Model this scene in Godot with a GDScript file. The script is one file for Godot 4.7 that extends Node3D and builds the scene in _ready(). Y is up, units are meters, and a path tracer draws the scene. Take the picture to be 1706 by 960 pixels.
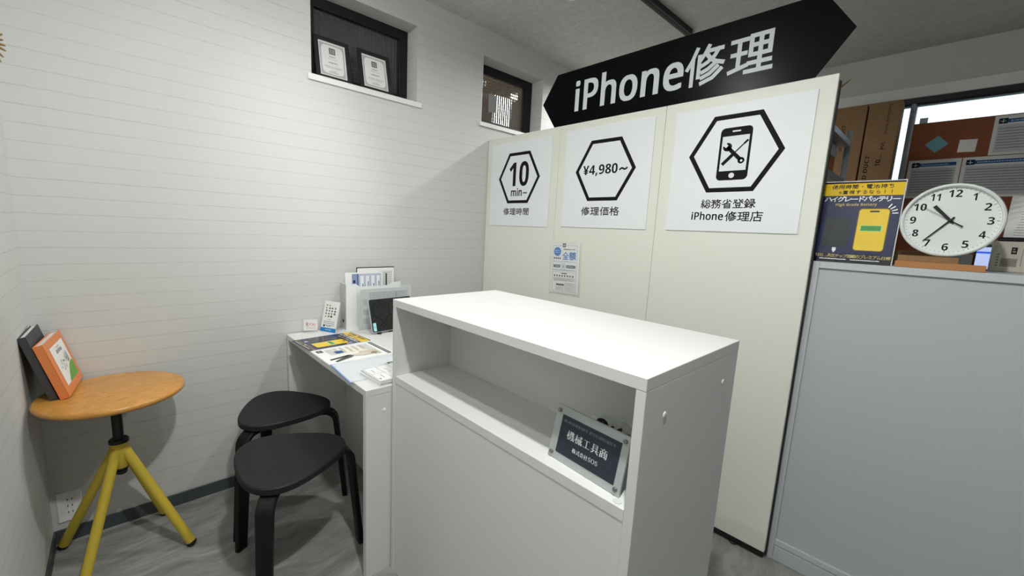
extends Node3D
# A phone repair shop corner: white counter, desk and stools before a white partition; y up, metres.
# x runs along the wall with the windows, z from that wall towards the camera.

# ---------------------------------------------------------------- mesh building
class MB:
	var st := SurfaceTool.new()
	var xf := Transform3D.IDENTITY
	func _init():
		st.begin(Mesh.PRIMITIVE_TRIANGLES)
	func v(p: Vector3, n: Vector3):
		st.set_normal((xf.basis * n).normalized())
		st.add_vertex(xf * p)
	func tri(a: Vector3, b: Vector3, c: Vector3, out: Vector3):
		var n := (b - a).cross(c - a)
		if n.length_squared() < 1e-20:
			return
		n = n.normalized()
		if n.dot(out) < 0.0:
			n = -n
			v(a, n); v(b, n); v(c, n)
		else:
			v(a, n); v(c, n); v(b, n)
	func tris(a: Vector3, b: Vector3, c: Vector3, na: Vector3, nb: Vector3, nc: Vector3):
		var n := (b - a).cross(c - a)
		if n.length_squared() < 1e-20:
			return
		if n.dot(na + nb + nc) < 0.0:
			v(a, na); v(b, nb); v(c, nc)
		else:
			v(a, na); v(c, nc); v(b, nb)
	func quad(a: Vector3, b: Vector3, c: Vector3, d: Vector3, out: Vector3):
		tri(a, b, c, out); tri(a, c, d, out)
	func quads(a: Vector3, b: Vector3, c: Vector3, d: Vector3, na: Vector3, nb: Vector3, nc: Vector3, nd: Vector3):
		tris(a, b, c, na, nb, nc); tris(a, c, d, na, nc, nd)
	# a box from corner lo to corner hi with chamfered edges
	func box(lo: Vector3, hi: Vector3, ch := 0.0):
		var m := (lo + hi) * 0.5
		var h := (hi - lo).abs() * 0.5
		ch = minf(ch, minf(h.x, minf(h.y, h.z)) * 0.9)
		var p := func(s: Vector3, ax: int) -> Vector3:
			var q := h - Vector3(ch, ch, ch)
			q[ax] = h[ax]
			return m + q * s
		for ax in 3:
			var u := (ax + 1) % 3
			var w := (ax + 2) % 3
			for s in [-1.0, 1.0]:
				var c := []
				for k in [[-1.0, -1.0], [1.0, -1.0], [1.0, 1.0], [-1.0, 1.0]]:
					var sg := Vector3.ZERO
					sg[ax] = s; sg[u] = k[0]; sg[w] = k[1]
					c.append(p.call(sg, ax))
				var out := Vector3.ZERO
				out[ax] = s
				quad(c[0], c[1], c[2], c[3], out)
		if ch <= 0.0:
			return
		for ax in 3:
			var u := (ax + 1) % 3
			var w := (ax + 2) % 3
			for su in [-1.0, 1.0]:
				for sw in [-1.0, 1.0]:
					var a := Vector3.ZERO
					a[ax] = -1.0; a[u] = su; a[w] = sw
					var b := a
					b[ax] = 1.0
					var out := Vector3.ZERO
					out[u] = su; out[w] = sw
					quad(p.call(a, u), p.call(b, u), p.call(b, w), p.call(a, w), out)
		for sx in [-1.0, 1.0]:
			for sy in [-1.0, 1.0]:
				for sz in [-1.0, 1.0]:
					var sg := Vector3(sx, sy, sz)
					tri(p.call(sg, 0), p.call(sg, 1), p.call(sg, 2), sg)
	# profile of (radius, height) points turned round the y axis at c
	func lathe(pr: Array, seg := 32, c := Vector3.ZERO):
		var ns := []
		for i in pr.size() - 1:
			var d: Vector2 = pr[i + 1] - pr[i]
			ns.append(Vector2(d.y, -d.x).normalized())
		for i in pr.size() - 1:
			var n0: Vector2 = ns[i]
			var n1: Vector2 = ns[i]
			if i > 0 and ns[i - 1].dot(ns[i]) > 0.75:
				n0 = (ns[i - 1] + ns[i]).normalized()
			if i < ns.size() - 1 and ns[i + 1].dot(ns[i]) > 0.75:
				n1 = (ns[i + 1] + ns[i]).normalized()
			for k in seg:
				var a := TAU * k / seg
				var b := TAU * (k + 1) / seg
				var ca := Vector3(cos(a), 0, sin(a))
				var cb := Vector3(cos(b), 0, sin(b))
				var up := Vector3.UP
				quads(c + ca * pr[i].x + up * pr[i].y, c + cb * pr[i].x + up * pr[i].y, c + cb * pr[i + 1].x + up * pr[i + 1].y, c + ca * pr[i + 1].x + up * pr[i + 1].y,
					ca * n0.x + up * n0.y, cb * n0.x + up * n0.y, cb * n1.x + up * n1.y, ca * n1.x + up * n1.y)
	# a round bar along a path; r is one radius, or one for each point
	func tube(path: Array, r, seg := 12, caps := true):
		var rings := []
		var t0: Vector3 = (path[1] - path[0]).normalized()
		var side := t0.cross(Vector3.UP if absf(t0.y) < 0.9 else Vector3.RIGHT).normalized()
		for i in path.size():
			var t: Vector3 = (path[mini(i + 1, path.size() - 1)] - path[maxi(i - 1, 0)]).normalized()
			side = (side - t * side.dot(t)).normalized()
			var bn := t.cross(side)
			var rr: float = r[i] if r is Array else r
			var ring := []
			for k in seg:
				var a := TAU * k / seg
				var n := side * cos(a) + bn * sin(a)
				ring.append([path[i] + n * rr, n])
			rings.append(ring)
		for i in path.size() - 1:
			for k in seg:
				var q := (k + 1) % seg
				quads(rings[i][k][0], rings[i][q][0], rings[i + 1][q][0], rings[i + 1][k][0], rings[i][k][1], rings[i][q][1], rings[i + 1][q][1], rings[i + 1][k][1])
		if caps:
			for e in [0, path.size() - 1]:
				var out: Vector3 = path[0] - path[1] if e == 0 else path[e] - path[e - 1]
				for k in range(1, seg - 1):
					tri(rings[e][0][0], rings[e][k][0], rings[e][k + 1][0], out)
	# an outline in x,y drawn out from z0 to z1, its edges chamfered by ch (the outline turns anticlockwise)
	func prism(pts: PackedVector2Array, z0: float, z1: float, ch := 0.0, smooth := false):
		var loops := []
		var inner := pts
		if ch > 0.0:
			inner = shrink(pts, ch)
			loops = [[inner, z0], [pts, z0 + ch], [pts, z1 - ch], [inner, z1]]
		else:
			loops = [[pts, z0], [pts, z1]]
		var n := pts.size()
		for l in loops.size() - 1:
			for k in n:
				var q := (k + 1) % n
				var a := Vector3(loops[l][0][k].x, loops[l][0][k].y, loops[l][1])
				var b := Vector3(loops[l][0][q].x, loops[l][0][q].y, loops[l][1])
				var c := Vector3(loops[l + 1][0][q].x, loops[l + 1][0][q].y, loops[l + 1][1])
				var d := Vector3(loops[l + 1][0][k].x, loops[l + 1][0][k].y, loops[l + 1][1])
				var e := pts[q] - pts[k]
				var out := Vector3(e.y, -e.x, 0).normalized()
				var lean := Vector3.ZERO
				if ch > 0.0 and l != 1:
					lean = Vector3(0, 0, -1.0 if l == 0 else 1.0)
				if smooth:
					var ep := pts[k] - pts[(k + n - 1) % n]
					var en := pts[(q + 1) % n] - pts[q]
					var n0 := (Vector3(ep.y, -ep.x, 0).normalized() + out).normalized() + lean
					var n1 := (Vector3(en.y, -en.x, 0).normalized() + out).normalized() + lean
					quads(a, b, c, d, n0, n1, n1, n0)
				else:
					quad(a, b, c, d, out + lean)
		var t := Geometry2D.triangulate_polygon(inner)
		for i in range(0, t.size(), 3):
			for e in [[z0, -1.0], [z1, 1.0]]:
				tri(Vector3(inner[t[i]].x, inner[t[i]].y, e[0]), Vector3(inner[t[i + 1]].x, inner[t[i + 1]].y, e[0]), Vector3(inner[t[i + 2]].x, inner[t[i + 2]].y, e[0]), Vector3(0, 0, e[1]))
	func shrink(pts: PackedVector2Array, by: float) -> PackedVector2Array:
		var o := PackedVector2Array()
		var n := pts.size()
		for k in n:
			var d0 := (pts[k] - pts[(k + n - 1) % n]).normalized()
			var d1 := (pts[(k + 1) % n] - pts[k]).normalized()
			var n0 := Vector2(-d0.y, d0.x)
			var n1 := Vector2(-d1.y, d1.x)
			var m := (n0 + n1).normalized()
			o.append(pts[k] + m * by / maxf(0.3, m.dot(n0)))
		return o
	func done() -> ArrayMesh:
		st.index()
		return st.commit()

# ---------------------------------------------------------------- flat print: x right, y up, each layer 0.25 mm before the last
class Ink:
	var st := SurfaceTool.new()
	var rise := 0.0   # strokes that cross lie a hair above one another
	func _init():
		st.begin(Mesh.PRIMITIVE_TRIANGLES)
	func tri(a: Vector2, b: Vector2, c: Vector2, col: Color, l: int):
		var k := (b - a).cross(c - a)
		if absf(k) < 1e-14:
			return
		var lin := col.srgb_to_linear()
		for p in ([a, c, b] if k > 0.0 else [a, b, c]):
			st.set_color(lin)
			st.set_normal(Vector3.BACK)
			st.add_vertex(Vector3(p.x, p.y, 0.0002 + l * 0.00025 + rise))
	func poly(pts, col: Color, l := 0):
		var pk := PackedVector2Array(pts)
		var t := Geometry2D.triangulate_polygon(pk)
		for i in range(0, t.size(), 3):
			tri(pk[t[i]], pk[t[i + 1]], pk[t[i + 2]], col, l)
	func rect(x: float, y: float, w: float, h: float, col: Color, l := 0):
		tri(Vector2(x, y), Vector2(x + w, y), Vector2(x + w, y + h), col, l)
		tri(Vector2(x, y), Vector2(x + w, y + h), Vector2(x, y + h), col, l)
	func rrect(x: float, y: float, w: float, h: float, r: float, col: Color, l := 0):
		poly(Ink.rounded(x, y, w, h, r), col, l)
	static func rounded(x: float, y: float, w: float, h: float, r: float) -> PackedVector2Array:
		var o := PackedVector2Array()
		for c in [[x + w - r, y + r, -90.0], [x + w - r, y + h - r, 0.0], [x + r, y + h - r, 90.0], [x + r, y + r, 180.0]]:
			for k in 6:
				var a := deg_to_rad(c[2] + 18.0 * k)
				o.append(Vector2(c[0] + cos(a) * r, c[1] + sin(a) * r))
		return o
	func disc(c: Vector2, rx: float, ry: float, col: Color, l := 0, seg := 32):
		var o := PackedVector2Array()
		for k in seg:
			o.append(c + Vector2(cos(TAU * k / seg) * rx, sin(TAU * k / seg) * ry))
		poly(o, col, l)
	func ring(pts: PackedVector2Array, w: float, col: Color, l := 0):
		var n := pts.size()
		var a := PackedVector2Array()
		for k in n:
			var d0 := (pts[k] - pts[(k + n - 1) % n]).normalized()
			var d1 := (pts[(k + 1) % n] - pts[k]).normalized()
			var n0 := Vector2(-d0.y, d0.x)
			var m := (n0 + Vector2(-d1.y, d1.x)).normalized()
			a.append(pts[k] + m * w / maxf(0.3, m.dot(n0)))
		for k in n:
			var q := (k + 1) % n
			tri(pts[k], pts[q], a[q], col, l)
			tri(pts[k], a[q], a[k], col, l)
	# a pen line; wh is the width of level strokes, wv of upright ones
	func line(pts: Array, wh: float, wv: float, col: Color, l := 0, ext := 0.45):
		var n := pts.size()
		rise = fmod(rise + 0.000009, 0.00022)
		if wh == wv:
			var w := wh * 0.5
			var lft := []
			var rgt := []
			for k in n:
				var p: Vector2 = pts[k]
				var d0: Vector2 = (pts[k] - pts[maxi(k - 1, 0)])
				var d1: Vector2 = (pts[mini(k + 1, n - 1)] - pts[k])
				if k == 0: d0 = d1
				if k == n - 1: d1 = d0
				d0 = d0.normalized(); d1 = d1.normalized()
				if k == 0: p -= d0 * wh * ext
				if k == n - 1: p += d0 * wh * ext
				var n0 := Vector2(-d0.y, d0.x)
				var m := (n0 + Vector2(-d1.y, d1.x))
				m = n0 if m.length() < 0.1 else m.normalized()
				var s := w / maxf(0.55, m.dot(n0))
				lft.append(p + m * s); rgt.append(p - m * s)
			for k in n - 1:
				tri(lft[k], rgt[k], rgt[k + 1], col, l)
				tri(lft[k], rgt[k + 1], lft[k + 1], col, l)
			return
		for k in n - 1:
			var d: Vector2 = (pts[k + 1] - pts[k]).normalized()
			var w: float = lerpf(wh, wv, clampf(absf(d.y) * 1.5, 0.0, 1.0)) * 0.5
			var nn := Vector2(-d.y, d.x) * w
			rise = fmod(rise + 0.000009, 0.00022)
			var a: Vector2 = pts[k] - d * wh * 0.5
			var b: Vector2 = pts[k + 1] + d * wh * 0.5
			tri(a + nn, a - nn, b - nn, col, l)
			tri(a + nn, b - nn, b + nn, col, l)
	func done() -> ArrayMesh:
		return st.commit()

# strokes on a 100 x 100 field, y down: points "x,y" in a stroke, strokes parted by ";"
const NIN := "28,5 18,30 5,52;19,32 19,96;"
const KI := "4,28 40,28;22,4 22,96;22,32 14,54 3,70;24,38 38,56;"
const TE := "4,24 38,24;22,4 22,88 18,94 8,92;4,62 38,50;"
const SHIMESU := "22,4 26,14;6,24 38,24 24,46 4,62;22,46 22,96;28,50 40,62;"
var glyphs := {
	"修": NIN + "36,25 36,78;58,4 50,20 40,34;54,16 92,16;84,16 74,32 58,44 40,52;52,20 64,36 78,46 96,52;74,52 60,62 46,67;83,60 66,74 46,81;93,68 74,86 46,95",
	"理": "6,14 40,14;8,46 38,46;23,14 23,80;4,86 42,76;50,10 50,54;50,10 92,10 92,54;50,32 92,32;50,54 92,54;71,10 71,92;48,73 94,73;42,92 97,92",
	"時": "8,14 8,80;8,14 34,14 34,80;8,46 34,46;8,78 34,78;44,18 92,18;67,5 67,38;40,38 97,38;40,58 96,58;80,46 80,90 76,95 64,95;50,66 60,80",
	"間": "10,8 10,96;10,8 42,8 42,40 10,40;10,24 42,24;90,8 90,90 86,95 76,95;90,8 58,8 58,40 90,40;58,24 90,24;32,52 32,90;32,52 68,52 68,90;32,70 68,70;32,88 68,88",
	"価": NIN + "38,14 97,14;42,36 42,94;42,36 92,36 92,94;42,88 92,88;58,14 58,88;76,14 76,88",
	"格": KI + "62,4 54,20 42,34;58,14 86,14 74,34 58,46 42,54;56,24 70,40 96,54;52,62 52,96;52,62 86,62 86,96;52,91 86,91",
	"総": "22,4 10,22 22,36;34,16 20,36 8,50;6,52 38,48;23,52 23,96;12,64 6,84;32,62 38,78;60,6 54,22 44,34;76,6 84,20 96,32;66,28 54,50 86,46;80,38 92,56;48,66 42,86;56,62 56,86 62,93 80,93 82,78;66,60 72,72;86,64 96,82",
	"務": "8,12 40,12 28,26;16,18 30,30;4,34 42,34 36,48;25,34 25,90 20,95 12,93;23,46 14,62 4,72;62,4 54,18 44,30;58,14 94,14;86,14 74,32 46,48;56,18 72,36 96,46;46,62 88,62 86,88 82,94 72,92;66,50 62,76 42,96",
	"省": "50,4 50,34;28,12 20,24 10,34;70,12 90,30;68,24 48,42 6,58;28,50 28,96;28,50 80,50 80,96;28,65 80,65;28,79 80,79;28,93 80,93",
	"登": "12,12 38,12 28,30 6,48;14,24 24,32;58,4 66,22 96,46;88,8 72,20;94,22 78,32;28,40 72,40;30,53 70,53 70,70 30,70 30,53;36,76 42,88;66,76 60,88;6,92 94,92",
	"録": "24,4 16,20 4,34;24,4 34,16 44,28;14,36 36,36;6,54 42,54;24,36 24,86;12,64 16,78;38,62 32,76;4,92 44,84;54,8 86,8 86,40;56,24 86,24;46,40 98,40;70,40 70,88 66,94 58,92;50,52 60,62;46,84 66,70;92,50 78,62;74,58 84,74 98,86",
	"店": "52,2 52,14;14,14 96,14;16,14 16,50 12,76 4,96;56,24 56,58;56,38 92,38;34,58 34,94;34,58 84,58 84,94;34,90 84,90",
	"使": NIN + "36,18 96,18;44,34 44,58;44,34 90,34 90,58;44,56 90,56;67,4 66,56 58,78 36,95;46,66 66,82 97,95",
	"用": "16,8 16,60 6,94;16,8 88,8 88,90 84,95 72,95;18,34 88,34;18,60 88,60;52,8 52,94",
	"電": "14,8 86,8;50,8 50,44;8,22 8,38;8,22 92,22 92,36;22,30 38,30;20,40 38,40;62,30 78,30;62,40 80,40;20,54 20,84;20,54 80,54 80,84;20,69 80,69;20,83 80,83;50,54 50,90 56,95 94,95 94,86",
	"池": "10,10 22,20;4,36 18,46;6,92 14,78 22,62;32,48 92,32 90,66 84,72 76,70;62,8 62,70;44,24 44,84 50,93 92,93 95,76",
	"持": TE + "48,18 92,18;69,4 69,38;42,38 98,38;42,58 98,58;82,46 82,90 78,95 66,95;52,66 62,80",
	"重": "82,6 52,11 18,12;6,24 94,24;20,34 80,34 80,64 20,64 20,34;20,49 80,49;50,12 50,92;14,78 86,78;4,92 96,92",
	"視": SHIMESU + "50,8 50,60;50,8 88,8 88,60;50,25 88,25;50,42 88,42;50,59 88,59;60,60 56,80 40,95;76,60 76,88 80,93 94,93 96,78",
	"全": "50,4 30,28 4,46;50,4 70,28 96,46;24,50 76,50;20,70 80,70;50,50 50,92;8,92 92,92",
	"額": "28,2 28,12;6,26 6,12 52,12 52,26;24,20 16,36 4,46;22,30 42,30 30,46 4,62;20,36 34,48 52,58;16,66 16,94;16,66 42,66 42,94;16,92 42,92;56,8 98,8;76,8 70,22;60,22 60,74;60,22 94,22 94,74;60,39 94,39;60,56 94,56;60,73 94,73;68,78 56,95;84,78 96,94",
	"機": "2,30 34,30;18,4 18,96;18,34 2,66;20,40 32,54;50,4 42,18 52,28;58,14 42,42 58,38;82,4 74,18 84,28;92,14 74,42 92,38;34,54 97,54;46,54 44,74 34,94;64,4 68,50 80,84 96,94 97,78;92,62 78,84 60,96;86,42 94,48;44,66 56,76",
	"械": KI + "40,24 97,24;74,4 76,50 84,82 95,94 97,76;92,44 80,74 62,94;86,8 94,16;38,54 70,54;48,40 48,64 38,92;62,40 62,94",
	"工": "16,14 84,14;50,14 50,88;6,88 94,88",
	"具": "26,6 26,64;26,6 76,6 76,64;26,25 76,25;26,44 76,44;4,66 96,66;36,72 26,84 8,95;64,72 78,82 94,94",
	"商": "50,2 50,14;6,14 94,14;30,20 36,32;70,20 64,32;12,36 12,96;12,36 88,36 88,90 84,95 74,94;40,40 38,52 24,60;60,40 60,52 66,56 76,54;32,66 32,90;32,66 68,66 68,90;32,86 68,86",
	"株": KI + "54,8 48,28 42,40;50,26 94,26;40,50 98,50;70,4 70,96;68,52 56,72 40,88;72,52 84,72 98,86",
	"式": "6,24 94,24;62,4 66,44 78,82 92,94 95,74;78,6 88,16;14,50 56,50;35,50 35,82;8,88 60,78",
	"会": "50,4 30,28 4,46;50,4 70,28 96,46;30,44 70,44;10,62 90,62;46,64 22,92 76,86;64,72 86,96",
	"社": SHIMESU + "50,38 94,38;72,6 72,90;44,91 98,91",
	"岡": "12,8 12,96;12,8 88,8 88,90 78,94;30,18 38,30;70,18 62,30;22,38 78,38;50,38 50,74;30,52 30,76 70,76 70,52",
	"山": "50,6 50,86;14,34 14,88 86,88;86,34 86,94",
	"県": "34,6 34,54;34,6 80,6 80,54;34,22 80,22;34,38 80,38;34,54 80,54;14,20 14,68 92,68;50,68 50,96;28,74 12,90;70,74 88,90",
	"公": "34,8 26,28 6,50;64,8 74,28 94,48;50,44 22,86 78,78;66,62 86,92",
	"安": "50,2 50,14;8,30 8,14 92,14 92,30;44,26 26,64 60,80 86,94;6,50 94,50;68,50 54,78 12,95",
	"委": "76,6 22,12;6,24 94,24;50,10 50,48;48,26 10,48;52,26 92,46;42,46 26,72 84,96;4,60 96,60;70,60 54,84 12,96",
	"員": "30,6 70,6 70,22 30,22 30,6;24,32 24,78;24,32 76,32 76,78;24,47 76,47;24,62 76,62;24,77 76,77;38,80 10,96;62,80 90,96",
	"許": "20,4 28,12;4,20 42,20;10,34 38,34;10,48 38,48;10,62 10,94;10,62 38,62 38,94;10,90 38,90;58,6 46,32;54,22 94,22;44,54 98,54;72,22 72,96",
	"可": "4,12 96,12;80,12 80,88 76,94 64,92;18,32 18,70;18,32 56,32 56,68;18,66 56,66",
	"第": "24,2 8,24;18,12 46,12;28,14 34,26;66,2 52,22;60,12 94,12;72,14 78,26;16,34 80,34 80,50;18,50 80,50;18,50 14,68 86,68 82,86 72,88;48,34 48,98;46,70 10,94",
	"号": "28,6 72,6 72,32 28,32 28,6;4,46 96,46;32,46 26,66 80,66 76,90 62,95",
	"搭": TE + "42,16 98,16;56,4 56,26;82,4 82,26;70,26 40,52;70,26 98,52;58,52 82,52;50,64 50,96;50,64 90,64 90,96;50,92 90,92",
	"載": "6,16 58,16;32,4 32,28;2,28 96,28;66,4 72,60 84,88 95,94 97,76;78,8 88,18;90,42 76,74 58,94;8,42 54,42;12,52 52,52 52,74 12,74 12,52;12,63 52,63;4,84 58,84;32,34 32,96",
	"昇": "30,4 70,4 70,36 30,36 30,4;30,20 70,20;44,42 14,52;4,66 96,66;34,50 34,68 12,96;68,42 68,96",
	"圧": "12,10 94,10;14,10 12,60 4,94;28,48 88,48;56,26 56,88;20,90 98,90",
	"仕": NIN + "36,38 97,38;66,6 66,90;42,90 92,90",
	"様": KI + "54,4 60,14;82,4 76,14;44,18 96,18;48,32 92,32;42,46 98,46;69,18 69,90 60,94;44,58 60,58 42,86;92,54 74,68;72,66 96,92",
	"ち": "14,22 84,22;42,6 34,54 52,44 74,46 84,62 78,82 60,92 36,92",
	"を": "16,20 80,20;46,4 34,36 12,62;22,52 40,40 54,48 56,68;90,40 58,58 42,76 48,90 86,92",
	"す": "6,22 94,22;58,4 58,48 48,62 34,58 34,46 46,38 58,46 58,66 48,84 32,96",
	"る": "22,12 74,12 18,62;30,52 52,42 74,48 82,66 74,86 52,94 38,86 42,76 54,76 62,90",
	"な": "8,24 50,24;32,4 26,38 10,66;66,20 88,34;66,40 66,80 52,92 34,86 34,76 48,70 66,74 86,90",
	"ら": "36,6 62,18;28,28 20,64 44,50 66,48 80,60 78,78 62,92 34,94",
	"の": "52,16 44,56 30,80 16,76 10,56 20,30 46,14 72,18 88,40 84,68 58,92",
	"ハ": "34,18 26,54 6,84;62,14 78,48 94,84",
	"イ": "78,8 50,38 10,58;54,36 54,94",
	"グ": "38,8 28,32 8,54;34,22 74,22 66,54 48,78 22,94;78,4 86,16;90,0 98,12",
	"レ": "22,8 22,88 60,72 92,40",
	"ー": "8,50 92,50",
	"ド": "34,6 34,94;36,36 76,58;62,8 72,24;78,2 88,18",
	"バ": "32,22 24,56 6,84;60,18 76,48 94,84;72,6 80,20;86,2 94,14",
	"ッ": "18,40 26,60;44,34 52,54;82,36 72,68 34,92",
	"テ": "20,14 80,14;6,40 94,40;54,40 48,70 22,94",
	"リ": "24,10 24,60;74,8 74,52 64,78 36,94",
	"チ": "78,8 50,18 16,22;6,46 94,46;52,18 52,58 42,82 20,96",
	"プ": "10,22 76,22 70,52 52,76 20,94;80,6 90,2 97,9 91,17 82,14 80,6",
	"ミ": "22,12 80,26;26,42 76,54;14,74 84,92",
	"ア": "8,14 90,14 78,34 58,50;50,28 46,64 20,94",
	"ム": "44,8 14,82 82,74;66,50 90,92",
	"キ": "10,28 88,22;4,58 94,50;44,4 58,96",
	"ャ": "16,52 88,42 78,62;36,32 52,94",
	"シ": "16,14 34,26;10,38 28,50;14,90 50,76 88,30",
	"ュ": "22,46 70,46 66,86;8,88 92,88",
	"ク": "38,8 8,54;34,22 82,22 70,60 30,94",
	"ン": "14,18 38,36;14,88 56,72 90,28",
	"ペ": "4,62 34,30 94,74;70,18 79,12 87,19 80,27 71,24 70,18",
	"・": "42,50 58,50;50,42 50,58",
	"!": "42,8 42,66;42,86 42,92",
	"…": "14,86 22,86;46,86 54,86;78,86 86,86",
	"~": "14,56 30,44 46,46 62,56 78,54 90,44",
}
var strokes := {}
var fonts := {}
var letters := {}
var rng := RandomNumberGenerator.new()

func kanji(ink: Ink, text: String, x: float, y: float, size: float, pitch: float, wh: float, wv: float, col: Color, l := 0, sx := 1.0):
	for ch in text:
		if ch != " ":
			if not strokes.has(ch):
				var all := []
				for s in glyphs[ch].split(";", false):
					var p := []
					for q in s.split(" ", false):
						var xy = q.split(",")
						p.append(Vector2(float(xy[0]) / 100.0, 1.0 - float(xy[1]) / 100.0))
					all.append(p)
				strokes[ch] = all
			for s in strokes[ch]:
				var p := []
				for q in s:
					p.append(Vector2(x + q.x * size * sx, y + q.y * size))
				ink.line(p, wh * size, wv * size, col, l)
		x += pitch

# Latin letters from the machine's own fonts: capitals cap metres high, the line squeezed or stretched to width if one is given
func latin(ink: Ink, text: String, x: float, y: float, cap: float, col: Color, l := 0, width := 0.0, bold := true, face := "Droid Sans", turn := 0.0) -> float:
	var key := face + str(bold) + text
	if not letters.has(key):
		var fk := face + str(bold)
		if not fonts.has(fk):
			var f := SystemFont.new()
			f.font_names = PackedStringArray([face])
			f.font_weight = 700 if bold else 400
			fonts[fk] = f
		var t := TextMesh.new()
		t.font = fonts[fk]
		t.font_size = 100
		t.pixel_size = 0.01
		t.depth = 0.0
		t.curve_step = 2.0
		t.text = text
		var a = t.get_mesh_arrays()[Mesh.ARRAY_VERTEX]
		var o := PackedVector2Array()
		var lo := 1e9
		var hi := -1e9
		for p in a:
			lo = minf(lo, p.x); hi = maxf(hi, p.x)
		for p in a:
			o.append(Vector2((p.x - lo) / 0.72, (p.y + 0.345) / 0.72))
		letters[key] = [o, (hi - lo) / 0.72]
	var o: PackedVector2Array = letters[key][0]
	var w: float = letters[key][1]
	var sx := cap if width <= 0.0 else width / w
	for i in range(0, o.size() - 2, 3):
		var p := []
		for k in 3:
			p.append(Vector2(x, y) + Vector2(o[i + k].x * sx, o[i + k].y * cap).rotated(turn))
		ink.tri(p[0], p[1], p[2], col, l)
	return w * sx

# a medium weight: the plain cut drawn a little thicker
func medium(ink: Ink, text: String, x: float, y: float, cap: float, col: Color, width: float, fat := 0.028):
	for d in [Vector2(-1, -1), Vector2(1, -1), Vector2(1, 1), Vector2(-1, 1), Vector2.ZERO]:
		ink.rise = fmod(ink.rise + 0.000012, 0.00022)
		latin(ink, text, x + d.x * fat * cap, y + d.y * fat * cap * 0.7, cap, col, 0, width, false)

# small print too fine to read: a row of short dashes
func scribble(ink: Ink, x: float, y: float, w: float, h: float, col: Color, l := 0, gap := 0.35):
	var p := x
	while p < x + w:
		var d := minf(h * rng.randf_range(0.5, 1.6), x + w - p)
		ink.rect(p, y + h * rng.randf_range(0.0, 0.12), d, h * rng.randf_range(0.75, 1.0), col, l)
		p += d + h * gap

# ---------------------------------------------------------------- objects
var taken := {}

func numbered(called: String) -> String:
	taken[called] = taken.get(called, 0) + 1
	return called if taken[called] == 1 else "%s_%03d" % [called, taken[called] - 1]

func tag(o: Node3D, label: String, category: String, group := ""):
	o.set_meta("label", label)
	o.set_meta("category", category)
	if group:
		o.set_meta("group", group)
	return o

func thing(called: String, label: String, category: String, at := Vector3.ZERO, basis_ := Basis.IDENTITY, group := "") -> Node3D:
	var o := Node3D.new()
	o.name = numbered(called)
	add_child(o)
	o.transform = Transform3D(basis_, at)
	tag(o, label, category, group)
	return o

func put(called: String, mesh: Mesh, m: Material, parent: Node = self) -> MeshInstance3D:
	var o := MeshInstance3D.new()
	o.name = numbered(called) if parent == self else called
	o.mesh = mesh
	o.material_override = m
	o.cast_shadow = GeometryInstance3D.SHADOW_CASTING_SETTING_ON
	parent.add_child(o, true)
	return o

func part(called: String, b: MB, m: Material, parent: Node = self) -> MeshInstance3D:
	return put(called, b.done(), m, parent)

func inked(called: String, i: Ink, parent: Node, shine := false) -> MeshInstance3D:
	return put(called, i.done(), mats.ink_gloss if shine else mats.ink, parent)

func struct(called: String, b: MB, m: Material, parent: Node = self) -> MeshInstance3D:
	var o := part(called, b, m, parent)
	if parent == self:
		o.set_meta("kind", "structure")
	return o

func boxm(lo: Vector3, hi: Vector3, ch := 0.0015) -> MB:
	var b := MB.new()
	b.box(lo, hi, ch)
	return b

# a standing sheet: width along d (degrees from +x towards +z), leaning back
func lean_basis(yaw: float, lean: float) -> Basis:
	var d := Vector3(cos(deg_to_rad(yaw)), 0, sin(deg_to_rad(yaw)))
	var n := d.cross(Vector3.UP)
	var up := Vector3.UP * cos(deg_to_rad(lean)) - n * sin(deg_to_rad(lean))
	return Basis(d, up, d.cross(up))

const FACE_LEFT := Basis(Vector3(0, 0, 1), Vector3(0, 1, 0), Vector3(-1, 0, 0))   # a thing seen from -x: its right is +z
var mats := {}

func mat(key: String, col: Color, rough := 0.6, metal := 0.0, spec := 0.5) -> StandardMaterial3D:
	var m := StandardMaterial3D.new()
	m.resource_name = key
	m.albedo_color = col
	m.roughness = rough
	m.metallic = metal
	m.metallic_specular = spec
	mats[key] = m
	return m

func rgb(r: int, g: int, b: int) -> Color:
	return Color8(r, g, b)

func noise_image(size: int, f: Callable) -> ImageTexture:
	var im := Image.create(size, size, false, Image.FORMAT_RGB8)
	for y in size:
		for x in size:
			im.set_pixel(x, y, f.call(x, y))
	return ImageTexture.create_from_image(im)

func fnl(s: int, freq: float, oct := 4) -> FastNoiseLite:
	var n := FastNoiseLite.new()
	n.seed = s
	n.frequency = freq
	n.fractal_octaves = oct
	n.noise_type = FastNoiseLite.TYPE_SIMPLEX_SMOOTH
	return n

# noise that repeats every size pixels in both directions
func tiled(n: FastNoiseLite, x: float, y: float, size: float, sx: float, sy: float) -> float:
	var a := TAU * x / size
	var b := TAU * y / size
	var r := size / TAU
	return n.get_noise_3d(cos(a) * r * sx + 31.0, sin(a) * r * sx, (sin(b) * r) * sy) * 0.6 + n.get_noise_3d(sin(a) * r * sx, cos(b) * r * sy + 77.0, cos(a) * r * sx) * 0.6

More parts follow.
